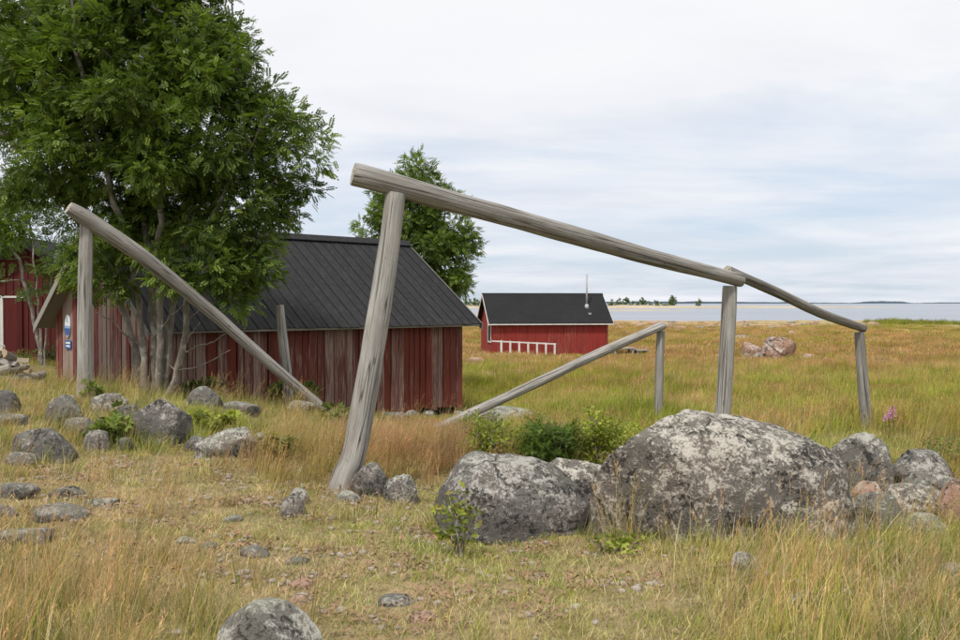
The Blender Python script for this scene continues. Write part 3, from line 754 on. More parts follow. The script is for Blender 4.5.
    link('tread', box_mesh('tread', -.4, .4, -.35, .35, .27, .33, .01), WOODP, st)
    for lx in (-.3, .3): link('side', box_mesh('side', lx - .04, lx + .04, -.33, .33, -.3, .27, .01), WOODP, st)
    link('lower_tread', box_mesh('lower_tread', .44, .85, -.3, .3, .02, .09, .01), WOODP, st)
    link('side', box_mesh('side', .6, .68, -.28, .28, -.35, .02, .01), WOODP, st)
    return sh
def tube_mesh(name, a, b, r0, n=12, r1=None):
    a, b = Vector(a), Vector(b); r1 = r0 if r1 is None else r1
    t = (b - a).normalized(); u = (Vector((0, 0, 1)) if abs(t.z) < .9 else Vector((1, 0, 0))).cross(t).normalized(); w_ = t.cross(u)
    v = [a + (u * math.cos(2 * math.pi * k / n) + w_ * math.sin(2 * math.pi * k / n)) * r0 for k in range(n)] + [b + (u * math.cos(2 * math.pi * k / n) + w_ * math.sin(2 * math.pi * k / n)) * r1 for k in range(n)]
    f = [[k, (k + 1) % n, n + (k + 1) % n, n + k] for k in range(n)] + [list(range(n))[::-1], list(range(n, 2 * n))]
    me = bpy.data.meshes.new(name); me.from_pydata([tuple(p) for p in v], [], f)
    for i in range(n): me.polygons[i].use_smooth = True
    return me
WOODP = plain('grey_planks', (0.30, 0.285, 0.26), 0.9, 14, 0.3, 0.15)
far_shed()

def left_house():
    d = 26.0; ax = GX(24, d); W = 5.4; D = 6.0
    gz = H(ax, d); hs = empty('red_house', (ax, d, gz), R(4)); tag(hs, 'dark red board house at the left edge behind the firewood', 'house')
    za = EYE + 1.86 - gz; oh = .3; sl = .66; ze = za - (W / 2 + oh) * sl
    def zu(x): return za - abs(x) * sl - .10
    core = link('wall', prism_mesh('wall', [(-W / 2 + .03, -.3), (W / 2 - .03, -.3), (W / 2 - .03, zu(W / 2)), (0, zu(0)), (-W / 2 + .03, zu(W / 2))], 'y', .03, D), DARK, hs)
    rr = random.Random(3); x = -W / 2
    while x < W / 2 - .02:
        x1 = min(x + .2, W / 2)
        link('board', prism_mesh('board', [(x + .003, -.25), (x1 - .003, -.25), (x1 - .003, zu(x1) - .01), (x + .003, zu(x) - .01)], 'y', -.01 - rr.uniform(0, .01), .025), BOARD_H, core)
        link('batten', prism_mesh('batten', [(x - .02, -.25), (x + .025, -.25), (x + .025, zu(x) - .03), (x - .02, zu(x) - .03)], 'y', -.045, -.0215), BOARD_H, core)
        x = x1
    for sgn in (-1, 1):
        y = .0
        while y < D:
            a, b = sorted((sgn * (W / 2 - .028), sgn * (W / 2 + .02)))
            link('board', box_mesh('board', a, b, y + .003, y + .297, -.25, zu(W / 2) - .03), BOARD_H, core); y += .3
        link('roof', prism_mesh('roof', [(0, za - .09), (0, za), (sgn * (W / 2 + oh), ze), (sgn * (W / 2 + oh), ze - .09)], 'y', -.35, D + .3), FELT, hs)
        link('barge_board', prism_mesh('barge_board', [(0, za - .20), (0, za - .03), (sgn * (W / 2 + oh), ze - .03), (sgn * (W / 2 + oh), ze - .2)], 'y', -.385, -.355), FELT, hs)
    x0, x1 = GX(5, d) - ax, GX(23, d) - ax
    zt = EYE + (HOR - 298) * d / F - gz
    dr = link('door', box_mesh('door', x0, x1, -.07, -.048, -.1, zt, .004), BOARD_H, hs)
    link('door_frame', box_mesh('door_frame', x0 - .09, x0 - .003, -.085, -.05, -.2, zt + .07), WHITE, dr)
    link('lintel', box_mesh('lintel', x0 - .003, x1 + .05, -.085, -.05, zt + .004, zt + .06), WHITE, dr)
    for yy in np.arange(0, D, .5):
        for xx in np.arange(-W / 2, W / 2, .5): excl.append((ax + xx, d + yy, .35, .35, 0))
left_house()

# ================================================================== rocks
def rock(label, cx, ty, by, wpx, mat, seed, depth=0.8, sub=4, d=None, e=2.4, facets=9, rough=.17, prof=None, rz=None, name='granite_rock', group=None, cat='rock', lift=0.0, sink=None, top=None, fex=.9):
    """cx: centre column, ty: top row, by: row where its foot meets the ground, wpx: width in photo pixels"""
    if d is None:
        g = ground_at(cx, by); d0 = g.y
    else: d0 = d
    wm_ = wpx * d0 / F / 2
    dc = d0 + wm_ * depth * .75
    x, y = GX(cx, dc), dc
    gz = H(x, y) + lift
    zt = EYE - (ty - HOR) * dc / F
    hh = max(zt - gz, 0.04)
    sz = hh * .88 if hh > .10 else hh * .9 + .02
    if sink is not None: sz = (hh + sink) / 2
    me = rock_mesh(name, sub, seed, (1, 1, 1), e, facets, rough, prof)
    co = np.empty(len(me.vertices) * 3, np.float32); me.vertices.foreach_get('co', co); co = co.reshape(-1, 3)
    co[:, 0] -= (co[:, 0].max() + co[:, 0].min()) / 2
    co[:, 0] *= 1.0 / np.abs(co[:, 0]).max() * wm_ * dc / d0; co[:, 1] *= wm_ * depth / np.abs(co[:, 1]).max(); co[:, 2] *= sz / co[:, 2].max()
    if top is not None:      # follow the outline of the crest along its length
        u = co[:, 0] / np.abs(co[:, 0]).max(); nb = 40; bi = np.clip(((u + 1) / 2 * nb).astype(int), 0, nb - 1)
        zm = np.array([co[bi == q, 2].max() if np.any(bi == q) else 0.05 for q in range(nb)])
        zm = np.convolve(np.pad(zm, 2, mode='edge'), np.ones(5) / 5, 'valid'); zm = np.maximum(zm, .12 * sz)
        uc = (np.arange(nb) + .5) / nb * 2 - 1; tgt = (np.interp(uc, top[0], top[1]) * hh - (hh - sz)); tgt = np.maximum(tgt, .05 * sz)
        k_ = np.interp(u, uc, np.clip(tgt / zm, .4, 2.2)); co[:, 2] = np.where(co[:, 2] > 0, co[:, 2] * k_, co[:, 2])
    co[:, 2] += hh - sz
    if rz is None: rz = 0.0
    me.vertices.foreach_set('co', co.ravel()); me.update()
    o = link(name, me, mat, None, (x, y, gz), (0, 0, rz))
    tag(o, label, cat, group)
    excl.append((x, y, wm_ * fex, wm_ * depth * fex, rz))
    return o
BTOP = ([-1, -.95, -.9, -.75, -.6, -.44, -.2, .02, .26, .49, .64, .8, .9, .97, 1], [.40, .56, .66, .80, .90, .97, 1.0, .965, .925, .87, .81, .72, .60, .45, .3])
rock('huge speckled lichen boulder in front of the posts, largest of all', 717, 411, 540, 262, ROCK_B, 11, .62, 6, e=3.2, facets=2, rough=.07, top=BTOP, name='boulder', cat='boulder')
rock('large dark grey boulder left of the huge speckled boulder', 513, 453, 541, 162, ROCK, 25, .75, 5, e=2.9, facets=4, rough=.10, name='boulder', cat='boulder', top=([-1, -.9, -.75, -.6, -.4, 0, .3, .5, .7, .85, 1], [.35, .55, .78, .97, 1.0, .97, .92, .82, .66, .52, .3]))
rock('brownish rock wedged between the two big boulders', 592, 459, 530, 100, ROCK_B, 31, .8, 5, d=7.25, rough=.14)
rock('rounded pale lichen boulder at the right end of the huge boulder', 856, 432, 492, 68, ROCK_P, 42, .9, 5, d=7.75, facets=4, rough=.10, e=3.0, name='boulder', cat='boulder', top=([-1, -.8, -.5, -.1, .4, .75, .92, 1], [.55, .8, .94, 1.0, .99, .85, .6, .4]))
rock('pink topped rock leaning against the huge boulder', 866, 481, 505, 40, ROCK_K, 51, .9, 4, d=7.35, lift=.12)
rock('pale blocky rock below the pink topped rock', 876, 491, 527, 62, ROCK_P, 52, .8, 4, d=6.95, facets=11)
rock('dark lumpy rock on top at the right picture edge', 925, 450, 480, 68, ROCK, 53, .7, 5, d=8.1, lift=.12, facets=11, rough=.2)
rock('flat grey slab under the dark lumpy rock', 930, 470, 505, 84, ROCK_P, 54, .7, 4, d=7.5, e=3.0)
rock('brown rock right of the pale blocky rock', 922, 484, 525, 74, ROCK_B, 55, .8, 4, d=7.15)
rock('pinkish grey rock cut by the right picture edge', 965, 478, 530, 66, ROCK_K, 56, .8, 4, d=7.1)
rock('small pale rock in grass before the right hand rocks', 926, 514, 538, 46, ROCK_P, 57, .7, 4)
rock('tiny grey rock at the right edge in the grass', 952, 563, 580, 26, ROCK_P, 58, .7, 3)
rock('small rock in grass right of the huge boulder, low and grey', 878, 541, 556, 26, ROCK_D, 59, .7, 3)
rock('small pale stone in the grass below the huge boulder', 746, 553, 572, 30, ROCK_P, 60, .8, 3)
rock('small stone in the grass, lower right of centre', 806, 592, 610, 30, ROCK_D, 61, .8, 3)
rock('lichen covered boulder at the bottom edge of the picture', 269, 602, 664, 116, ROCK_P, 62, .8, 5, d=3.95, facets=5, rough=.10, name='boulder', cat='boulder')
rock('rounded grey rock at the foot of the tall leaning post', 371, 462, 498, 40, ROCK_D, 63, .8, 4, facets=6)
rock('pale rock right of the post foot rock', 401, 474, 506, 36, ROCK_P, 64, .8, 4)
rock('flat pale stone in front of the tall post foot', 347, 491, 503, 30, ROCK_P, 65, .7, 3)
rock('upper stone of the pair left of the tall post', 299, 488, 507, 20, ROCK_P, 66, .8, 3)
rock('lower smooth stone of the pair left of the tall post', 293, 496, 519, 26, ROCK_D, 67, .8, 3, facets=4, rough=.1)
# band of rocks on the left
rock('big furrowed grey rock below the tree trunks', 161, 397, 447, 62, ROCK, 71, .8, 5, facets=9, rough=.18)
rock('long low grey rock near the left edge below the rack post', 42, 428, 462, 66, ROCK_D, 72, .7, 5, facets=8)
rock('pointed pale rock beside the foot of the rack post', 65, 394, 424, 36, ROCK_P, 73, .8, 4, facets=8)
rock('small rounded rock between the low rock and the furrowed rock', 96, 430, 452, 30, ROCK_D, 74, .8, 4)
rock('wide pale rock right of the furrowed rock', 226, 428, 459, 66, ROCK_P, 75, .8, 5, facets=8)
rock('small pale rock behind the wide pale rock', 262, 432, 448, 26, ROCK_P, 76, .8, 3)
rock('grey rock cut by the left picture edge', 2, 389, 417, 30, ROCK_D, 77, .8, 4)
rock('low flat rock below the rock at the left edge', 8, 414, 428, 40, ROCK_D, 78, .7, 4)
rock('dark round rock against the shed wall behind the tree', 204, 386, 408, 34, ROCK_D, 79, .9, 4, facets=5, rough=.1)
rock('rock half hidden by leaves right of the rack post', 108, 393, 414, 40, ROCK_P, 80, .8, 4)
rock('small rock under the leaves beside the furrowed rock', 124, 437, 452, 20, ROCK_D, 81, .8, 3)
rock('low pale rock near the lower end of the long rail', 240, 401, 416, 40, ROCK_D, 82, .7, 4)
rock('low rock between the long rail and the shed', 300, 400, 414, 36, ROCK_P, 83, .7, 4)
rock('broad low rock behind the sloping meadow rail', 505, 407, 422, 60, ROCK_P, 84, .7, 4, d=14.6)
rock('flat rock behind the tall leaning post', 395, 412, 424, 44, ROCK_P, 85, .7, 4)
rock('grey rock behind the low rock, left of the rounded rock', 78, 418, 438, 36, ROCK_D, 86, .8, 4)
rock('mossy rock low between the furrowed rock and the wide pale rock', 196, 436, 452, 26, ROCK, 87, .8, 3)
rock('small dark rock right of the pointed pale rock', 128, 404, 424, 24, ROCK_D, 88, .8, 3)
rock('half sunk stone in front of the long low rock', 22, 452, 466, 34, ROCK_D, 89, .8, 3)
# flat stones set in the turf
for (cx, ty, by, w_, sd_, mt, lb) in (
    (66, 485, 499, 34, 101, ROCK_D, 'flat grey stone in the turf, uppermost of the left group'),
    (58, 503, 522, 54, 102, ROCK_D, 'widest flat stone in the turf on the left'),
    (99, 496, 507, 30, 103, ROCK_P, 'small pale flat stone right of the wide flat stone'),
    (14, 482, 500, 40, 104, ROCK_D, 'flat stone in the turf near the left picture edge'),
    (2, 504, 518, 24, 105, ROCK_D, 'flat stone half outside the left picture edge'),
    (254, 545, 560, 26, 106, ROCK_D, 'bluish flat stone in the middle of the trodden path'),
    (184, 535, 546, 22, 107, ROCK_P, 'leftmost flat stone of the trodden path'),
    (209, 541, 551, 20, 108, ROCK_D, 'flat stone second from left on the path'),
    (232, 517, 524, 18, 109, ROCK_P, 'thin pale stone at the far side of the path'),
    (296, 556, 567, 24, 110, ROCK_D, 'slanting grey stone right of the bluish path stone'),
    (302, 578, 590, 22, 111, ROCK_K, 'small pinkish stone low on the path'),
    (424, 613, 624, 24, 112, ROCK_K, 'pink stone near the bottom edge on the bare path'),
    (395, 598, 609, 34, 113, ROCK_D, 'flat stone near the bottom centre of the path'),
    (15, 527, 545, 60, 114, ROCK_D, 'low broad stone among tall grass at the left edge'),
    (300, 595, 604, 20, 115, ROCK_K, 'reddish stone just above the bottom boulder')):
    rock(lb, cx, ty + 2, by, w_ * 1.15, mt, sd_, .8, 4, e=3.0, name='flat_stone', cat='stone', sink=.06, rough=.16, fex=1.15)
# meadow and shore rocks
rock('large split red and grey rock in the meadow, right block', 777, 336, 360, 40, ROCK_M, 121, .8, 5, facets=16, e=3.2)
rock('large split red and grey rock in the meadow, left block', 753, 342, 359, 27, ROCK_M, 133, .8, 4, facets=14, e=3.0)
rock('pale broken block at the foot of the split meadow rock', 758, 353, 361, 11, ROCK_P, 123, .8, 3)
rock('small pale stone at the left foot of the split meadow rock', 747, 353, 360, 10, ROCK_P, 124, .8, 3)
rock('low pale rock right of the split meadow rock', 810, 354, 360, 14, ROCK_R, 125, .8, 3)
rock('low pale rock left above the split meadow rock', 741, 335, 339, 14, ROCK_P, 126, .8, 3)
rock('flat pink rock in the meadow left of the red cabin', 476, 357, 363, 20, ROCK_R, 127, .8, 3)
rock('small white rock left of the red cabin', 483, 338, 342, 8, ROCK_P, 128, .8, 3)
shr = random.Random(21)
for i in range(70):
    cx = shr.uniform(612, 880); by = shr.uniform(322.5, 329) if shr.random() < .8 else shr.uniform(327, 337)
    if cx > 800 and by > 326: by = 325
    g = ground_at(cx, by); w_ = shr.uniform(4, 11) * (1.3 if shr.random() < .15 else .8)
    rock('low pinkish shore rock near the water line', cx, by - w_ * shr.uniform(.18, .34), by, w_, shr.choice([ROCK_R, ROCK_R, ROCK_P, ROCK_K]), 200 + i, .8, 2, name='shore_rock', group='rocks scattered along the shore')


# ================================================================== firewood heap at the left edge
def m_split(nt):
    o = nt.objc(); n = nt.noise(nt.vmul(o, (3, 30, 30)), 1.0, 5, 0.6); r = nt.rnd()
    c = nt.mix(n, (0.26, 0.18, 0.11), (0.52, 0.41, 0.28))
    c = nt.mix(nt.ramp(r, [(0.3, 0.0), (1.0, 0.8)]), c, (0.42, 0.40, 0.37))
    return principled(nt, c, 0.85, nt.bump(n, .4, .006), .2)
SPLIT = material('split_birch', m_split)
BIRCHB = plain('birch_bark', (0.30, 0.27, 0.24), 0.7, 25, 0.45, 0.2)
fr = random.Random(5)
wood_kinds = []
for q_ in range(-44, 44, 8): excl.extend([(GX(q_, d_q), d_q, .3, .3, 0) for d_q in (14.9, 15.3, 15.7, 16.2)])
for k in range(5):
    L_ = fr.uniform(.30, .42); r_ = fr.uniform(.055, .085); a1 = R(fr.choice([70, 95, 130, 180]))
    poly = [(0, 0)] + [(r_ * math.cos(a1 * t / 6), r_ * math.sin(a1 * t / 6)) for t in range(7)]
    me = prism_mesh('firewood', poly, 'x', -L_ / 2, L_ / 2)
    me.materials.append(SPLIT); me.materials.append(BIRCHB)
    for pl_ in me.polygons:
        if len(pl_.vertices) == 4 and abs(pl_.normal.x) < .1 and math.hypot(pl_.center.y, pl_.center.z) > r_ * .75: pl_.material_index = 1
    wood_kinds.append(me)
for i in range(90):
    t = i / 90
    px = fr.uniform(-38, 34); d = 15.5 + fr.uniform(-.1, 1.0); x = GX(px, d)
    top = max(0.0, .50 * (1 - abs((px + 6) / 42) ** 1.6)); z = H(x, d) + .05 + top * (i % 4) / 3.2 * fr.uniform(.8, 1)
    o = link('firewood', wood_kinds[i % 5], None, None, (x, d, z), (fr.uniform(0, 6.28), fr.uniform(-.35, .35), fr.gauss(.2, .7)))
    tag(o, 'split birch log in the firewood heap at the left edge', 'log', 'split logs in the firewood heap')

# ================================================================== trees and shrubs
def pinnate(n=5, L=.145, ll=.047, lw=.023):
    """template of a compound rowan leaf along +x: list of quads (4 verts each)"""
    q = []
    for i in range(n):
        x = L * (.22 + .72 * i / n)
        for s in (-1, 1):
            k = 1 - .25 * abs(i / n - .4); dx, dy = .5, .85 * s
            a = np.array([x, 0, 0]); b = a + ll * k * np.array([dx, dy, -.12])
            nrm = np.array([-dy, dx, 0]) * lw * .5
            m = (a + b) / 2 + np.array([0, 0, .006])
            q.append([a, m + nrm, b, m - nrm])
    a = np.array([L * .93, 0, 0]); b = np.array([L * .93 + ll, 0, -.01]); m = (a + b) / 2
    q.append([a, m + np.array([0, lw / 2, 0]), b, m - np.array([0, lw / 2, 0])])
    return np.array(q).reshape(-1, 3)
def simple_leaf(L=.06, W=.04):
    return np.array([[0, 0, 0], [L * .45, W / 2, .004], [L, 0, -.006], [L * .45, -W / 2, .004]])
def needle_spray(n=14, L=.09):
    q = []; r_ = random.Random(1)
    for i in range(n):
        x = L * i / n; a = r_.uniform(0, 6.28); dv = np.array([.5, .8 * math.cos(a), .8 * math.sin(a)]) * .028
        s = np.array([x, 0, 0]); side = np.array([0, -math.sin(a), math.cos(a)]) * .004
        q += [s - side, s + side, s + dv + side * .2, s + dv - side * .2]
    return np.array(q)
def rot_from(dirs, rolls, rs):
    d = dirs / np.linalg.norm(dirs, axis=1, keepdims=True)
    up = np.tile(np.array([0, 0, 1.0]), (len(d), 1)) + rs.normal(0, .35, (len(d), 3))
    y = np.cross(up, d); y /= np.linalg.norm(y, axis=1, keepdims=True) + 1e-9; z = np.cross(d, y)
    c, s = np.cos(rolls)[:, None], np.sin(rolls)[:, None]
    y2 = y * c + z * s; z2 = -y * s + z * c
    return np.stack([d, y2, z2], 2)      # columns
def leaf_mesh(name, pos, dirs, tmpl, cols, rs, scale=(.75, 1.25), roll=.5):
    n = len(pos); M = rot_from(dirs, rs.normal(0, roll, n), rs); s = rs.uniform(*scale, n)
    v = np.einsum('nij,kj->nki', M, tmpl) * s[:, None, None] + pos[:, None, :]
    k = len(tmpl); v = v.reshape(-1, 3)
    f = np.arange(len(v)).reshape(-1, 4)
    return np_mesh(name, v, f, False, col=np.repeat(cols, k, 0))
def green_cols(n, rs, a, b, dry=0.0):
    t = rs.beta(2, 2.4, n)[:, None]; c = np.array(a) * (1 - t) + np.array(b) * t
    c *= rs.uniform(.8, 1.2, n)[:, None]
    if dry: m = rs.random(n) < dry; c[m] = np.array([.30, .25, .07]) * rs.uniform(.6, 1.1, m.sum())[:, None]
    return c
def chains_mesh(name, nodes, parent, tip=.006, expo=2.3, maxr=9, sides=8):
    n = len(nodes); kids = [[] for _ in range(n)]
    for i, q in enumerate(parent):
        if q >= 0: kids[q].append(i)
    rad = [0.0] * n
    for i in range(n - 1, -1, -1):
        rad[i] = tip if not kids[i] else min(maxr, sum(rad[k] ** expo for k in kids[i]) ** (1 / expo) + .0006)
    v, f = [], []
    starts = [(i, -1) for i in range(n) if parent[i] < 0]
    while starts:
        i, frm = starts.pop(); ch = [] if frm < 0 else [frm]
        while True:
            ch.append(i)
            if not kids[i]: break
            ks = sorted(kids[i], key=lambda k: -rad[k])
            for k in ks[1:]: starts.append((k, i))
            i = ks[0]
        if len(ch) < 2: continue
        base = len(v); sd = sides if rad[ch[-1 if len(ch) == 1 else 1]] > .02 else 5
        for j, q in enumerate(ch):
            p = Vector(nodes[q]); a = Vector(nodes[ch[max(j - 1, 0)]]); b = Vector(nodes[ch[min(j + 1, len(ch) - 1)]])
            t = (b - a).normalized() if (b - a).length > 1e-6 else Vector((0, 0, 1))
            u = (Vector((0.1, 1, .2))).cross(t).normalized(); w_ = t.cross(u)
            r_ = rad[q] if not (j == 0 and frm >= 0) else min(rad[q], rad[ch[1]] * 1.15)
            for k in range(sd):
                th = 2 * math.pi * k / sd
                rr_ = r_ * (1 + .16 * mnoise.noise(p * 3 + Vector((math.cos(th), math.sin(th), 0)) * .8))
                v.append(p + (u * math.cos(th) + w_ * math.sin(th)) * rr_)
        for j in range(len(ch) - 1):
            for k in range(sd): f.append((base + j * sd + k, base + j * sd + (k + 1) % sd, base + (j + 1) * sd + (k + 1) % sd, base + (j + 1) * sd + k))
    return np_mesh(name, np.array([tuple(p) for p in v]), np.array(f), True)
def grow(stems, targets, rs, step=.22):
    """stems: polylines (lists of Vector) from the root; each target is reached by a twig from the nearest limb"""
    nodes, par = [], []
    for st in stems:
        prev = -1
        for a, b in zip(st, st[1:]):
            m = max(1, int((b - a).length / step))
            for i in range(m + (1 if b is st[-1] else 0)):
                p = a.lerp(b, i / m); nodes.append(np.array(p) + rs.normal(0, .018, 3)); par.append(prev); prev = len(nodes) - 1
    nst = len(nodes); tips = []
    arr = np.array(nodes)
    order = np.argsort([np.min(np.linalg.norm(arr - t, axis=1)) for t in targets])
    for ti in order:
        t = targets[ti]; A = np.array(nodes); dv = t - A; dist = np.linalg.norm(dv, axis=1)
        cost = dist + .35 * np.maximum(0, A[:, 2] - t[2] + .15)     # prefer limbs from below
        k = int(np.argmin(cost)); a = A[k]; D = dist[k]; m = max(1, int(D / step)); prev = k
        mid = (a + t) / 2 + np.array([0, 0, .10 * D]) + rs.normal(0, .06 * D, 3)
        for i in range(1, m + 1):
            s = i / m; q = (1 - s) ** 2 * a + 2 * s * (1 - s) * mid + s * s * t
            nodes.append(q); par.append(prev); prev = len(nodes) - 1
        tips.append(prev)
    return nodes, par, tips
def blob_points(blobs, rs, n_per_m3, shell=.55):
    out = []
    for (c, r3) in blobs:
        n = int(n_per_m3 * 4.19 * r3[0] * r3[1] * r3[2]) + 1
        d = rs.normal(0, 1, (n, 3)); d /= np.linalg.norm(d, axis=1, keepdims=True)
        rr = rs.uniform(shell ** 3, 1, n) ** (1 / 3)
        out.append(np.array(c) + d * rr[:, None] * np.array(r3))
    return np.concatenate(out)
def leafy(name, label, cat, root, stems, blobs, n_per_m3, leaves_per, spread, tmpl, colA, colB, seed, shell=.5, dead=(), trunk_r=9, tip=.006, group=None, droop=-.15, mat=None, dry=0, keep=None, expo=2.3, scale=(.75, 1.25)):
    rs = np.random.default_rng(seed)
    t = empty(name, root); tag(t, label, cat, group)
    tg = blob_points(blobs, rs, n_per_m3, shell)
    if keep is not None: tg = np.array([q for q in tg if keep(q)])
    nodes, par, tips = grow(stems, list(tg), rs)
    nd = list(nodes); pr = list(par)
    for dl in dead:
        A = np.array(nodes); k = int(np.argmin(np.linalg.norm(A - np.array(dl[0]), axis=1))); prev = k
        for a, b in zip(dl, dl[1:]):
            for i in range(1, 5): nd.append(np.array(a.lerp(b, i / 4)) + rs.normal(0, .008, 3)); pr.append(prev); prev = len(nd) - 1
    rv = np.array(root)
    nd = [np.array(q) - rv for q in nd]
    # order so that parents precede children already holds
    link('trunk', chains_mesh('trunk', nd, pr, tip, expo, trunk_r), BARK, t)
    cen = np.mean(tg, 0)
    tp = np.array([nodes[i] for i in tips]); bs = np.array([nodes[max(par[i], 0)] for i in tips])
    n = len(tp) * leaves_per
    idx = np.repeat(np.arange(len(tp)), leaves_per)
    ctr = tp[idx]; off = rs.normal(0, 1, (n, 3)); off /= np.linalg.norm(off, axis=1, keepdims=True)
    off *= (rs.random(n) ** .5)[:, None] * spread * np.array([1, 1, .75])
    pos = ctr + off
    out = off / spread + .35 * (ctr - cen) / (np.linalg.norm(ctr - cen, axis=1, keepdims=True) + 1e-6) + rs.normal(0, .55, (n, 3)); out[:, 2] += droop
    cl_tone = rs.uniform(.65, 1.4, len(tp))[idx]
    cols = green_cols(n, rs, colA, colB, dry) * cl_tone[:, None]
    link('crown', leaf_mesh('crown', pos - rv, out, tmpl, cols, rs, scale), mat or LEAF, t)
    return t
def V(px, py, d): return P(px, py, d)
ROW_A, ROW_B = (.04, .08, .012), (.19, .25, .04)
PIN = pinnate()
# big rowan with many stems, left
tb = ground_at(157, 399); td = 13.9
root = Vector((GX(157, td), td, H(GX(157, td), td)))
def St(*pts): return [Vector((GX(a, d), d, H(GX(a, d), d) - .15)) if b is None else V(a, b, d) for (a, b, d) in pts]
stems = [St((150, None, 13.9), (143, 360, 13.9), (138, 300, 13.85), (120, 220, 13.7), (96, 130, 13.4), (80, 50, 13.3), (72, -20, 13.3)),
         St((152, None, 13.95), (155, 350, 14.0), (152, 270, 14.1), (142, 180, 14.2), (135, 90, 14.2), (130, 0, 14.3)),
         St((157, None, 13.85), (160, 340, 13.8), (158, 250, 13.7), (163, 160, 13.5), (172, 80, 13.4), (176, 10, 13.3)),
         St((160, None, 13.9), (169, 350, 13.9), (176, 290, 14.0), (190, 210, 14.1), (212, 130, 14.2), (228, 60, 14.2), (234, 0, 14.2)),
         St((163, None, 13.9), (178, 368, 13.8), (186, 320, 13.7), (196, 260, 13.6), (226, 190, 13.4), (262, 130, 13.3), (284, 90, 13.3)),
         St((148, None, 14.0), (134, 350, 14.2), (118, 290, 14.4), (92, 240, 14.6), (50, 180, 14.8), (10, 140, 14.9), (-25, 100, 15.0)),
         St((155, None, 14.05), (166, 340, 14.3), (180, 260, 14.7), (200, 170, 15.0), (220, 90, 15.2), (230, 30, 15.3))]
def B(px, py, d, rx, rz, ry=None):
    """crown lobe: centre pixel, radii in photo pixels"""
    return (np.array(P(px, py, d)), (rx * d / F, (ry if ry else rx * .85) * d / F, rz * d / F))
lobes = [B(135, 60, 13.9, 98, 85), B(212, 78, 13.8, 58, 55), B(262, 128, 13.6, 56, 46), B(246, 205, 13.7, 46, 48), B(290, 168, 13.6, 44, 30),
         B(70, 70, 14.4, 75, 78), B(8, 100, 14.9, 50, 56), B(88, 160, 14.1, 66, 50), B(44, 206, 14.6, 42, 28), B(98, 232, 13.5, 36, 32),
         B(215, 250, 13.3, 40, 34), B(250, 258, 13.5, 24, 34), B(175, 165, 14.2, 55, 42), B(122, -28, 14.0, 100, 42), B(-40, 60, 15.0, 50, 70), B(238, 292, 13.4, 26, 20), B(78, 262, 14.2, 30, 26), B(150, 232, 14.7, 44, 30), B(172, 200, 14.3, 46, 30), B(128, 205, 14.3, 40, 28), B(205, 215, 14.4, 36, 30), B(112, 268, 13.5, 30, 26), B(205, 285, 13.2, 40, 30), B(162, 262, 13.1, 34, 26), B(240, 235, 13.4, 34, 28), B(118, 112, 12.9, 48, 42), B(168, 88, 12.8, 50, 46), B(152, 165, 12.9, 42, 30), B(205, 150, 13.0, 36, 34), B(70, 130, 13.3, 40, 34), B(22, 22, 14.7, 46, 36), B(14, 212, 14.9, 30, 22)]
dead = [[V(180, 355, 13.8), V(198, 346, 13.6), V(215, 341, 13.5), V(226, 332, 13.4)], [V(183, 350, 13.75), V(190, 335, 13.7), V(200, 322, 13.6)],
        [V(140, 345, 13.9), V(128, 338, 13.7), V(114, 322, 13.5), V(96, 312, 13.4)], [V(168, 372, 13.9), V(200, 366, 13.5), V(230, 350, 13.3)],
        [V(160, 330, 13.8), V(170, 318, 13.6), V(200, 290, 13.4), V(235, 262, 13.3)], [V(186, 320, 13.7), V(206, 306, 13.6), V(226, 300, 13.5)]]
leafy('rowan_tree', 'large dark leafy rowan with many stems in front of the near shed', 'tree', root, stems, lobes, 12, 84, .31, PIN, ROW_A, ROW_B, 3, .40, dead, .10, tip=.0072)
# rowan behind the near shed
r2_ = Vector((GX(424, 28), 28, H(GX(424, 28), 28)))
def St2(d, *pts): return [Vector((GX(a, d), d, H(GX(a, d), d) - .15)) if b is None else V(a, b, d) for (a, b) in pts]
leafy('rowan_tree', 'smaller green rowan rising behind the right end of the near shed roof', 'tree', r2_,
      [St2(28, (422, None), (420, 330), (415, 260), (410, 210), (412, 170)), St2(28.1, (424, None), (428, 320), (436, 260), (445, 215), (440, 180)), St2(27.9, (426, None), (440, 320), (455, 270), (462, 240)), St2(28, (420, None), (405, 310), (390, 260), (375, 232))],
      [B(424, 185, 28, 32, 27), B(405, 215, 28, 40, 28), B(445, 220, 28, 32, 35), B(452, 255, 28, 30, 25), B(380, 230, 28, 26, 14), B(415, 245, 28, 45, 30), B(430, 285, 28, 40, 20)],
      9, 44, .34, pinnate(5, .2, .07, .032), (.07, .12, .02), (.20, .27, .05), 5, .3, trunk_r=.10)
# tree behind, left, between the house and the shed
r3_ = Vector((GX(28, 21.5), 21.5, H(GX(28, 21.5), 21.5)))
leafy('leafy_tree', 'pale stemmed tree between the dark red house and the shed', 'tree', r3_,
      [St2(21.5, (43, None), (42, 345), (39, 320), (36, 280), (30, 220), (25, 150)), St2(21.6, (40, None), (36, 330), (22, 270), (5, 230)), St2(21.4, (44, None), (45, 330), (50, 280), (62, 230))],
      [B(-30, 235, 21.5, 36, 40), B(28, 205, 22, 45, 24), B(0, 178, 22.5, 40, 18), B(62, 238, 21.8, 24, 20), B(-34, 300, 21.5, 20, 30), B(30, 286, 21.2, 18, 10), B(8, 250, 21.4, 26, 12), B(46, 258, 21.3, 20, 14), B(-6, 275, 21.3, 12, 12)],
      9, 24, .33, pinnate(4, .2, .08, .034), (.045, .085, .018), (.12, .18, .04), 8, .3, trunk_r=.06)

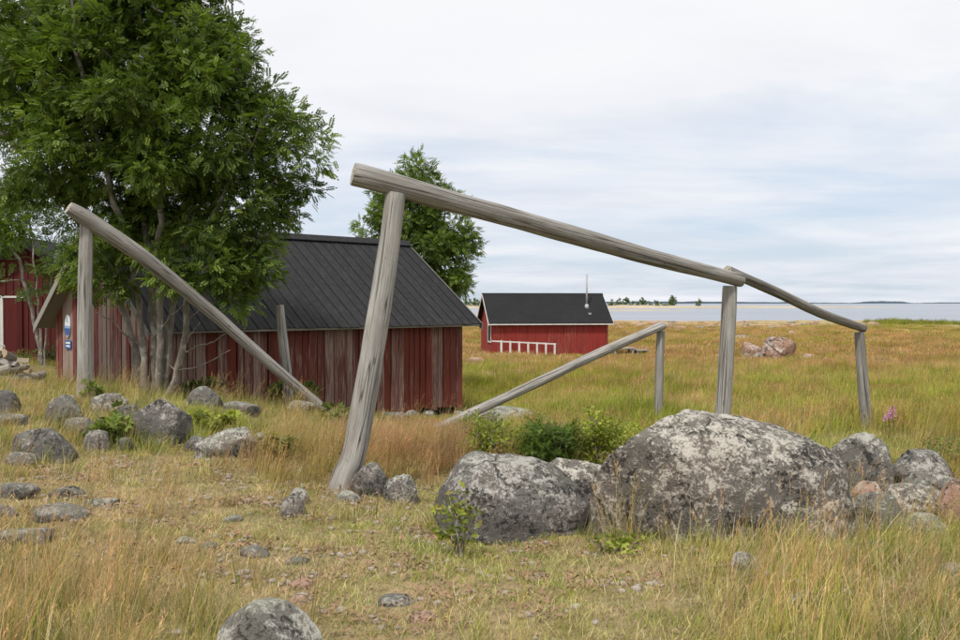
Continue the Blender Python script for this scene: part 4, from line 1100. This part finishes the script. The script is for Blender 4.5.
SHR_T = simple_leaf(.065, .045)
RASP = np.concatenate([simple_leaf(.07, .045) @ np.array([[math.cos(a), math.sin(a), 0], [-math.sin(a), math.cos(a), 0], [0, 0, 1]]) + np.array([0, 0, 0]) for a in (-1.0, 0, 1.0)])
def shrub(name, label, px, by, wpx, hpx, tmpl, a, b, seed, d=None, dens=60, lp=14, spread=.10, cat='shrub', dry=0, shell=.2, group=None, scale=(.75, 1.25), nst=7):
    g = ground_at(px, by)
    if d: g = Vector((GX(px, d), d, H(GX(px, d), d)))
    k = g.y / F; w_ = wpx * k / 2; h_ = hpx * k; rs = random.Random(seed)
    st = []
    for i in range(nst):
        an = rs.uniform(0, 6.28); q = Vector((math.cos(an) * w_ * .55, math.sin(an) * w_ * .45, h_ * rs.uniform(.5, .85)))
        st.append([g + Vector((q.x * .15, q.y * .15, -.04)), g + Vector((q.x * .5, q.y * .5, q.z * .55)), g + q])
    bl = [(np.array(g + Vector((rs.uniform(-.6, .6) * w_, rs.uniform(-.4, .4) * w_, h_ * rs.uniform(.3, .66)))), (w_ * rs.uniform(.3, .52), w_ * rs.uniform(.3, .45), h_ * rs.uniform(.25, .36))) for _ in range(6)]
    return leafy(name, label, cat, g, st, bl, dens, lp, spread, tmpl, a, b, seed, shell, trunk_r=.014, tip=.003, dry=dry, droop=.1, group=group, scale=scale)
GR1, GR2 = (.10, .145, .025), (.22, .27, .055)
YG1, YG2 = (.19, .235, .03), (.38, .41, .07)
shrub('raspberry_bush', 'raspberry bush growing against the dark grey boulder', 459, 541, 46, 84, RASP, GR1, YG2, 31, d=6.25, dens=900, lp=9, dry=.12, scale=(.35, .7))
shrub('raspberry_bush', 'leafy bush between the rack post and the furrowed rock', 108, 442, 60, 42, RASP, GR1, GR2, 32, dens=450, lp=8, dry=.05)
shrub('raspberry_bush', 'bright green bush right of the furrowed rock', 212, 432, 46, 26, RASP, YG1, YG2, 33, dens=450, lp=9)
shrub('raspberry_bush', 'low brownish green bush at the right of the wide pale rock', 268, 460, 50, 24, RASP, (.11, .12, .03), (.22, .21, .06), 34, dens=450, lp=9, dry=.2)
shrub('raspberry_bush', 'dark green bush under the long rail by the shed', 288, 412, 56, 30, RASP, (.06, .10, .02), (.15, .2, .04), 35, d=15.3, dens=300, lp=10)
shrub('raspberry_bush', 'bush at the lower end of the long rail', 342, 430, 44, 28, RASP, GR1, GR2, 36, dens=300, lp=10, dry=.1)
shrub('raspberry_bush', 'bush at the shed wall right of the tree trunks', 205, 408, 50, 36, RASP, (.05, .08, .02), (.12, .15, .04), 37, d=14.9, dens=300, lp=10)
JUN = needle_spray()
shrub('juniper_bush', 'dark upright juniper behind the gap between boulders', 556, 467, 74, 60, JUN, (.06, .115, .02), (.18, .26, .045), 41, d=9.6, dens=700, lp=16, spread=.085, shell=.1, scale=(.9, 1.6))
shrub('green_bush', 'yellow green bush left of the dark juniper', 512, 464, 104, 56, SHR_T, YG1, YG2, 42, d=9.9, dens=600, lp=22, spread=.10, scale=(.4, .75))
shrub('green_bush', 'yellow green bush right of the dark juniper against the huge boulder', 600, 462, 110, 68, SHR_T, YG1, YG2, 43, d=9.9, dens=450, lp=24, spread=.11, scale=(.4, .75))
shrub('green_bush', 'farther green bush at the lower end of the meadow rail', 487, 440, 60, 36, SHR_T, (.13, .17, .03), (.26, .3, .06), 44, d=11.8, dens=500, lp=20, spread=.10, scale=(.4, .75))
shrub('green_bush', 'green bush behind the rocks at the right edge', 950, 462, 60, 30, SHR_T, GR1, GR2, 45, d=9.5, dens=500, lp=18, spread=.11, scale=(.4, .75))
shrub('green_bush', 'bush right of the thin end post in the meadow', 886, 432, 36, 22, SHR_T, GR1, GR2, 46, d=13.4, dens=300, lp=18, spread=.12, scale=(.4, .8))
shrub('low_weeds', 'bright low weeds in front of the gap between boulders', 610, 556, 70, 24, RASP, GR1, YG2, 47, dens=800, lp=7, spread=.07, scale=(.35, .7))
shrub('low_weeds', 'green weeds at the foot of the rack post under the tree', 95, 399, 20, 26, RASP, GR1, GR2, 48, d=11.5, dens=450, lp=8)
shrub('shed_shrub', 'shrub in the corner between shed gable and dark red house', 48, 365, 30, 28, SHR_T, (.05, .085, .02), (.13, .17, .04), 49, d=23.5, dens=48, lp=30, spread=.2, scale=(1, 1.8))
shrub('shed_shrub', 'low shrub at the foot of the dark red house', 22, 362, 30, 16, SHR_T, (.06, .09, .02), (.14, .18, .04), 50, d=24.5, dens=48, lp=30, spread=.2, scale=(1, 1.8))
# trees on the sand spit
sp = random.Random(12)
for (px, h_) in ((613, 7), (619, 8), (626, 9.5), (633, 6), (638, 5), (643, 9), (650, 5), (656, 7), (662, 4.5), (668, 4), (672.5, 11), (698, 7.5), (466, 8), (470, 7), (475, 8.5), (480, 7), (484, 8), (600, 7)):
    h_ *= .85; d = 735 + sp.uniform(-8, 8); g = Vector((GX(px, d), d, 1.0)); k = d / F
    lab_ = {672: 'tallest distant tree on the sand spit across the water', 698: 'lone distant tree standing apart at the right of the sand spit', 626: 'second tallest distant tree on the sand spit, near the cabin roof'}.get(int(px), 'small distant tree on the sand spit across the water')
    leafy('spit_tree', lab_, 'tree', g, [[g + Vector((0, 0, -.5)), g + Vector((sp.uniform(-.4, .4), 0, h_ * .75))]],
          [(np.array(g + Vector((0, 0, h_ * .48))), (h_ * .30 * sp.uniform(.8, 1.5), h_ * .3, h_ * .42)), (np.array(g + Vector((sp.uniform(-1, 1), 0, h_ * .75))), (h_ * .18, h_ * .18, h_ * .26))],
          .35, 24, .75, simple_leaf(.7, .5), (.10, .13, .06), (.20, .24, .11), 300 + int(px), .2, trunk_r=.25, tip=.05, group='trees on the sand spit')  # leaf greens paled to carry the haze over the water
spw = bpy.data.meshes.new('scrub')
# scrub on the spit that reads as one mass
rs_ = np.random.default_rng(77); nn = 5000
px_ = np.concatenate([rs_.uniform(455, 490, nn // 3), rs_.uniform(606, 672, nn - nn // 3)]); dd_ = rs_.uniform(720, 752, nn)
ps_ = np.stack([(px_ - 480) * dd_ / F, dd_, rs_.uniform(1.0, 2.4, nn) + .8 * np.sin(px_ * .9)], 1)
tag(link('spit_scrub', leaf_mesh('spit_scrub', ps_, rs_.normal(0, 1, (nn, 3)), simple_leaf(.8, .6), green_cols(nn, rs_, (.10, .12, .04), (.20, .22, .08)), rs_), LEAF), 'low green scrub along the sand spit', 'scrub', kind='stuff')

# fireweed
FLOW = material('fireweed_petal', lambda nt: principled(nt, nt.mix(nt.noise(nt.pos(), 60, 2), (.50, .20, .40), (.66, .34, .56)), .7))
def fireweed(px, by, hpx, d, label, seed):
    rs = np.random.default_rng(seed); g = Vector((GX(px, d), d, H(GX(px, d), d))); h_ = hpx * d / F
    t = empty('fireweed', g); tag(t, label, 'flower', 'fireweed plants in the meadow')
    st = [np.array([0, 0, -.03]), np.array([.02, 0, h_ * .5]), np.array([.0, .01, h_])]
    link('stem', chains_mesh('stem', st, [-1, 0, 1], .006), BARKG, t)
    n = 22; zz = rs.uniform(.15, .72, n) * h_; a = rs.uniform(0, 6.28, n)
    link('leaf', leaf_mesh('leaf', np.stack([0 * zz, 0 * zz, zz], 1), np.stack([np.cos(a), np.sin(a), 0 * a + .3], 1), simple_leaf(.08, .014), green_cols(n, rs, (.14, .16, .04), (.25, .22, .07)), rs), LEAF, t)
    n = 55; zz = rs.uniform(.74, 1.0, n); rr = (1.02 - zz) * .09 + .010; a = rs.uniform(0, 6.28, n)
    link('blossom', leaf_mesh('blossom', np.stack([np.cos(a) * rr, np.sin(a) * rr, zz * h_], 1), np.stack([np.cos(a), np.sin(a), 0 * a], 1), simple_leaf(.026, .022), np.ones((n, 3)), rs), FLOW, t)
BARKG = plain('red_green_stem', (.20, .10, .06), .8)
fireweed(893, 460, 38, 11.2, 'pink fireweed in bloom right of the thin end post', 1)
fireweed(889, 460, 30, 11.4, 'shorter pink fireweed beside the taller blooming one', 2)
fireweed(921, 430, 20, 14.5, 'small pink fireweed alone in the meadow at far right', 3)

# ================================================================== grass (uncountable): tufts scattered with geometry nodes
def blades(n, h, spread, width, lean, cols, seed, seedheads=0.0, seg=4, curl=.5, wind=(.12, .05), headcol=(.42, .27, .16)):
    rs = np.random.default_rng(seed); v, f, c = [], [], []
    for i in range(n):
        a = rs.uniform(0, 6.28); r_ = spread * math.sqrt(rs.random()); b0 = np.array([math.cos(a) * r_, math.sin(a) * r_, -.01])
        hh = h * rs.uniform(.5, 1.15); la = rs.uniform(0, 6.28); ld = np.array([math.cos(la), math.sin(la), 0]); ln = abs(rs.normal(lean, lean * .5)) + .02
        ld = ld * ln + np.array([wind[0], wind[1], 0]); cv = rs.uniform(.2, 1) * curl
        face = rs.uniform(0, 3.14); sd = np.array([math.cos(face), math.sin(face), 0]); wd_ = width * rs.uniform(.7, 1.3)
        col = np.array(cols[rs.integers(len(cols))]) * rs.uniform(.62, 1.3)
        base = len(v)
        for s in range(seg + 1):
            t = s / seg; p = b0 + np.array([0, 0, hh * (t - .28 * cv * t * t)]) + ld * hh * (t * .45 + cv * t * t)
            w_ = wd_ * (1 - .85 * t) * .5
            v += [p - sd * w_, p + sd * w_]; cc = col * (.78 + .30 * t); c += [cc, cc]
            if s: q = base + 2 * s; f.append((q - 2, q - 1, q + 1, q))
        if rs.random() < seedheads:
            tipd = v[-1] - v[-4]; tipd = tipd / (np.linalg.norm(tipd) + 1e-9); hl = hh * rs.uniform(.16, .28); tp = v[-1]
            hc = np.array(headcol) * rs.uniform(.8, 1.25)
            for j in range(6):
                o_ = tp - tipd * hl * (j / 6) + tipd * hl * .25; dv = rs.normal(0, 1, 3) * .4 + tipd * 1.1; dv /= np.linalg.norm(dv); e_ = o_ + dv * hl * .32
                s_ = np.cross(dv, [.3, .2, 1]); s_ = s_ / (np.linalg.norm(s_) + 1e-9) * max(.0022, width * .45)
                b_ = len(v); v += [o_ - s_ * .3, o_ + s_ * .3, e_ + s_ * .6, e_ - s_ * .6]; c += [hc] * 4; f.append((b_, b_ + 1, b_ + 2, b_ + 3))
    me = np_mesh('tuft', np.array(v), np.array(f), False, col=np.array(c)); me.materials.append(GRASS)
    return bpy.data.objects.new('tuft', me)
def scatter(name, label, pts, rot, scl, idx, sources):
    me = bpy.data.meshes.new(name); me.vertices.add(len(pts)); me.vertices.foreach_set('co', np.asarray(pts, np.float32).ravel())
    a = me.attributes.new('rot', 'FLOAT_VECTOR', 'POINT'); a.data.foreach_set('vector', np.asarray(rot, np.float32).ravel())
    a = me.attributes.new('scl', 'FLOAT_VECTOR', 'POINT'); a.data.foreach_set('vector', np.asarray(scl, np.float32).ravel())
    a = me.attributes.new('idx', 'INT', 'POINT'); a.data.foreach_set('value', np.asarray(idx, np.int32))
    o = bpy.data.objects.new(name, me); C.objects.link(o); me.materials.append(GRASS)
    ng = bpy.data.node_groups.new(name, 'GeometryNodeTree')
    ng.interface.new_socket('Geometry', in_out='INPUT', socket_type='NodeSocketGeometry'); ng.interface.new_socket('Geometry', in_out='OUTPUT', socket_type='NodeSocketGeometry')
    N = ng.nodes; L_ = ng.links; gi = N.new('NodeGroupInput'); go = N.new('NodeGroupOutput'); ip = N.new('GeometryNodeInstanceOnPoints'); jn = N.new('GeometryNodeJoinGeometry')
    for s in sources:
        oi = N.new('GeometryNodeObjectInfo'); oi.inputs['Object'].default_value = s; oi.inputs['As Instance'].default_value = True; L_.new(oi.outputs['Geometry'], jn.inputs[0])
    L_.new(gi.outputs[0], ip.inputs['Points']); L_.new(jn.outputs[0], ip.inputs['Instance']); ip.inputs['Pick Instance'].default_value = True
    for nm, dt, sk in (('rot', 'FLOAT_VECTOR', 'Rotation'), ('scl', 'FLOAT_VECTOR', 'Scale'), ('idx', 'INT', 'Instance Index')):
        na = N.new('GeometryNodeInputNamedAttribute'); na.data_type = dt; na.inputs['Name'].default_value = nm
        oo = [k for k in na.outputs if k.enabled and k.name == 'Attribute'][0]
        if sk == 'Rotation':
            er = N.new('FunctionNodeEulerToRotation'); L_.new(oo, er.inputs[0]); L_.new(er.outputs[0], ip.inputs[sk])
        else: L_.new(oo, ip.inputs[sk])
    L_.new(ip.outputs[0], go.inputs[0])
    md = o.modifiers.new('scatter', 'NODES'); md.node_group = ng
    tag(o, label, 'grass', kind='stuff')
    return o
EX = np.array(excl)
def free(x, y):
    """outside rocks, posts and buildings"""
    ok = np.ones(len(x), bool)
    for i in range(0, len(x), 8000):
        dx = x[i:i + 8000, None] - EX[None, :, 0]; dy = y[i:i + 8000, None] - EX[None, :, 1]
        ok[i:i + 8000] = ~np.any((dx / EX[None, :, 2]) ** 2 + (dy / EX[None, :, 3]) ** 2 < 1, axis=1)
    return ok
def field(n, y0, y1, gam=1.0):
    """random ground points in front of the camera, a little wider than the view"""
    n = int(n * 1.45); y = y0 * (y1 / y0) ** rng.random(n) if gam == 0 else np.sqrt(rng.uniform(y0 ** 2, y1 ** 2, n))
    x = rng.uniform(-1, 1, n) * (.60 * y + 3.2)
    z = Hn(x, y); px, py = photo_px(x, y, z)
    k = free(x, y) & (z > .12)
    return x[k], y[k], z[k], px[k], py[k]
def do_scatter(name, label, x, y, z, w, sources, smin, smax, tilt=.16, hvar=(.75, 1.25), hf=None):
    hf = np.ones(len(x)) if hf is None else hf
    k = rng.random(len(x)) < np.clip(w, 0, 1); x, y, z, hf = x[k], y[k], z[k], hf[k]; n = len(x)
    rot = np.stack([rng.normal(0, tilt, n), rng.normal(0, tilt, n), rng.uniform(-.9, .9, n)], 1)
    s = rng.uniform(smin, smax, n) * (.5 + .5 * hf); hf2 = hf / (.5 + .5 * hf); scl = np.stack([s, s, s * hf2 * rng.uniform(*hvar, n)], 1)
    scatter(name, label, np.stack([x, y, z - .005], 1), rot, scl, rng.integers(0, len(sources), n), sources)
TAN = [(.60, .46, .24), (.72, .58, .34), (.54, .37, .18), (.60, .42, .22), (.36, .36, .10)]
STRAW = [(.72, .62, .39), (.64, .53, .30), (.52, .42, .21), (.42, .41, .13)]
GREEN = [(.30, .35, .06), (.40, .42, .09), (.21, .28, .04), (.50, .46, .14)]
RED = [(.54, .35, .18), (.64, .44, .24), (.47, .28, .13), (.54, .44, .22)]
W1 = (.24, .06)
tall = [blades(24, .44, .10, .0042, .26, TAN, 500 + i, .55, 5, .6, W1, headcol=(.58, .38, .20)) for i in range(6)]
midg = [blades(24, .24, .09, .0048, .28, GREEN + STRAW[:2], 520 + i, .10, 4, .6, W1) for i in range(5)]
turf = [blades(34, .060, .10, .0040, .50, GREEN + STRAW + STRAW[:3], 540 + i, 0, 3, .6) for i in range(5)]
thatch = [blades(30, .055, .12, .0042, 1.1, STRAW, 560 + i, 0, 3, .3) for i in range(4)]
redg = [blades(32, .34, .12, .0046, .20, RED, 580 + i, .6, 4, .5, W1, headcol=(.58, .39, .25)) for i in range(5)]
mead = [blades(46, .46, .26, .010, .24, GREEN + [(.42, .43, .08), (.50, .46, .12)], 600 + i, .15, 3, .5, headcol=(.52, .42, .18)) for i in range(5)]
meadr = [blades(46, .42, .28, .010, .22, RED + TAN[:2], 620 + i, .6, 3, .5, headcol=(.54, .31, .16)) for i in range(5)]
farg = [blades(60, .34, .75, .030, .24, RED + TAN[:4] + [(.56, .30, .09)], 640 + i, .3, 2, .4, headcol=(.54, .29, .12)) for i in range(4)]
farg2 = [blades(60, .34, .75, .030, .24, [(.40, .39, .09), (.50, .43, .12), (.33, .34, .07)], 660 + i, .1, 2, .4) for i in range(4)]
reed = [blades(40, .62, .5, .03, .10, [(.26, .28, .06), (.33, .33, .08), (.2, .23, .05)], 680 + i, 0, 3, .25) for i in range(3)]
# near ground, 2.8 - 13 m
def near_weights(x, y, px, py):
    pth = path_mask(x, y, px, py)
    n1 = wob(x, y, 1.6, 1); n2 = wob(x, y, .8, 2); n3 = wob(x, y, 3.1, 4)
    tl = sstep(250, 60, px) * sstep(500, 565, py) + bell(px, py, 120, 640, 330, 60) * .9 + sstep(640, 800, px) * sstep(545, 580, py) * .55 + bell(px, py, 625, 520, 45, 28) * .9
    tl = np.clip(tl + .15 * n1, 0, 1) * (1 - .85 * pth)
    rd = bell(px, py, 385, 456, 105, 30) + bell(px, py, 280, 470, 50, 26) * .6 + bell(px, py, 940, 500, 60, 40) * .3 + bell(px, py, 30, 400, 70, 26) * .7
    return pth, np.clip(tl, 0, 1), np.clip(rd + .1 * n2, 0, 1), n1, n2, n3
x, y, z, px, py = field(32000, 2.6, 13.5); pth, tl, rd, n1, n2, n3 = near_weights(x, y, px, py)
do_scatter('turf', 'short green and straw turf of the foreground', x, y, z, (.62 + .38 * n2) * (1 - .55 * pth * sstep(-.1, .4, n2 + .4 * n1)), turf, .7, 1.5, hf=1 - .45 * pth)
x, y, z, px, py = field(17000, 2.6, 13.5); pth, tl, rd, n1, n2, n3 = near_weights(x, y, px, py)
do_scatter('dry_thatch', 'flattened straw thatch on the trodden ground', x, y, z, .34 + .35 * pth + .3 * n1, thatch, .7, 1.5, .05)
x, y, z, px, py = field(9000, 2.6, 14.5); pth, tl, rd, n1, n2, n3 = near_weights(x, y, px, py)
do_scatter('tall_dry_grass', 'tall tan hair grass in the foreground', x, y, z, tl * (.50 + .30 * n2) + .09 * (1 - pth) * (n3 > .1), tall, .55, 1.2)
x, y, z, px, py = field(9000, 2.6, 14.5); pth, tl, rd, n1, n2, n3 = near_weights(x, y, px, py)
rocky = bell(px, py, 690, 545, 260, 26) + bell(px, py, 150, 450, 200, 24) + .55 * sstep(600, 720, px) * sstep(540, 570, py)
do_scatter('green_grass', 'green grass tufts around the rocks', x, y, z, np.clip(.22 + .6 * rocky + .2 * n1, 0, 1) * (1 - .88 * pth) * (1 + .9 * tl * (n3 > -.2)), midg, .6, 1.3, hf=1 - .4 * sstep(400, 470, px) * sstep(760, 680, px))
x, y, z, px, py = field(9000, 7.0, 18); pth, tl, rd, n1, n2, n3 = near_weights(x, y, px, py)
do_scatter('reddish_grass', 'fine reddish tan grass behind the tall post', x, y, z, rd * 1.0 + .14 * (n3 > .2) * (py < 470), redg, .6, 1.1, hf=1 - .72 * sstep(446, 420, py) * (px < 520))
# meadow 12 - 60 m
def mead_h(x, y, px, py):
    """how tall the grass stands: grazed round the sheds, taller in the open meadow"""
    h = np.full(len(x), .8)
    h -= .56 * sstep(540, 470, px) * sstep(27, 21, y)
    h -= .25 * bell(px, py, 640, 430, 150, 30)
    h -= .45 * np.exp(-((x - 4.6) / 7.5) ** 2 - ((y - 51) / 6.5) ** 2)
    h -= .35 * np.exp(-((x - 15) / 4) ** 2 - ((y - 45) / 5) ** 2)
    return np.clip(h + .12 * wob(x, y, 3.7, 6), .22, 1.1)
def mead_w(x, y, px, py):
    g_ = .68 + .55 * wob(x, y, 6.5, 3) + .25 * wob(x, y, 2.5, 1) - sstep(26, 46, y) * .62 + bell(px, py, 480, 385, 45, 30) * .6
    return np.clip(g_, .06, .95)
x, y, z, px, py = field(16000, 11.5, 60, 0); k = y > 12 + 1.5 * rng.random(len(x)); x, y, z, px, py = x[k], y[k], z[k], px[k], py[k]
g_ = mead_w(x, y, px, py); dn = np.where(px < 330, .35, 1.0)
do_scatter('meadow_grass', 'yellow green meadow grass', x, y, z, g_ * dn, mead, .7, 1.25, hf=mead_h(x, y, px, py))
x, y, z, px, py = field(16000, 11.5, 60, 0); k = y > 12 + 1.5 * rng.random(len(x)); x, y, z, px, py = x[k], y[k], z[k], px[k], py[k]
g_ = mead_w(x, y, px, py)
do_scatter('meadow_red_grass', 'reddish flowering meadow grass', x, y, z, (1 - g_) * np.where(px < 330, .6, 1.0), meadr, .65, 1.15, hf=mead_h(x, y, px, py))
# far meadow
x, y, z, px, py = field(26000, 45, 205, 0); gg = np.clip(.28 + .6 * wob(x, y, 17, 5) + .7 * sstep(820, 900, px) * sstep(90, 140, y) - .2 * sstep(80, 60, y), 0, 1) * 1.0
vis = np.where(z < .27, .12, np.where(wob(x, y, 14, 2) > .35, .35, 1.0) * np.where(z < .5, .8, 1.0))
do_scatter('far_red_grass', 'orange brown grass of the far meadow', x, y, z, (1 - gg) * vis, farg, .7, 1.2, hf=mead_h(x, y, px, py))
x, y, z, px, py = field(20000, 45, 205, 0); gg = np.clip(.28 + .6 * wob(x, y, 17, 5) + .7 * sstep(820, 900, px) * sstep(90, 140, y) - .2 * sstep(80, 60, y), 0, 1) * 1.0
vis = np.where(z < .27, .12, np.where(wob(x, y, 14, 2) > .35, .35, 1.0) * np.where(z < .5, .8, 1.0))
do_scatter('far_green_grass', 'yellow green grass of the far meadow', x, y, z, gg * vis, farg2, .7, 1.2, hf=mead_h(x, y, px, py))
x, y, z, px, py = field(26000, 120, 205, 1); k = (px > 862) & (z > .12)
do_scatter('shore_reeds', 'green reeds along the water at the right', x, y, z, k * sstep(862, 890, px) * sstep(150, 168, y) * .35, reed, .8, 1.5)
# brown litter on the trodden path: bark chips, dead leaves, pebbles
LIT = plain('brown_litter', (.34, .22, .14), .9, 30, .4, .1); PEB = plain('pebble', (.36, .31, .27), .9, 30, .3, .1)
chips = []
for i in range(6):
    rs_ = np.random.default_rng(900 + i); n = 12
    me = leaf_mesh('litter', np.stack([rs_.normal(0, .06, n), rs_.normal(0, .06, n), rs_.uniform(.008, .02, n)], 1), np.stack([rs_.normal(0, 1, n), rs_.normal(0, 1, n), rs_.normal(0, .15, n)], 1), simple_leaf(.022, .010), np.ones((n, 3)), rs_, (.5, 1.6)); me.materials.append(LIT); chips.append(bpy.data.objects.new('litter', me))
for i in range(4):
    me = rock_mesh('pebble', 1, 930 + i, (.024, .02, .011)); me.materials.append(PEB); chips.append(bpy.data.objects.new('pebble', me))
x, y, z, px, py = field(15000, 2.8, 10); pth, tl, rd, n1, n2, n3 = near_weights(x, y, px, py)
do_scatter('path_litter', 'brown litter and pebbles on the trodden path', x, y, z + .012, pth * sstep(-.2, .4, n2 + .3 * n1) * .95, chips, .6, 1.7, .1)
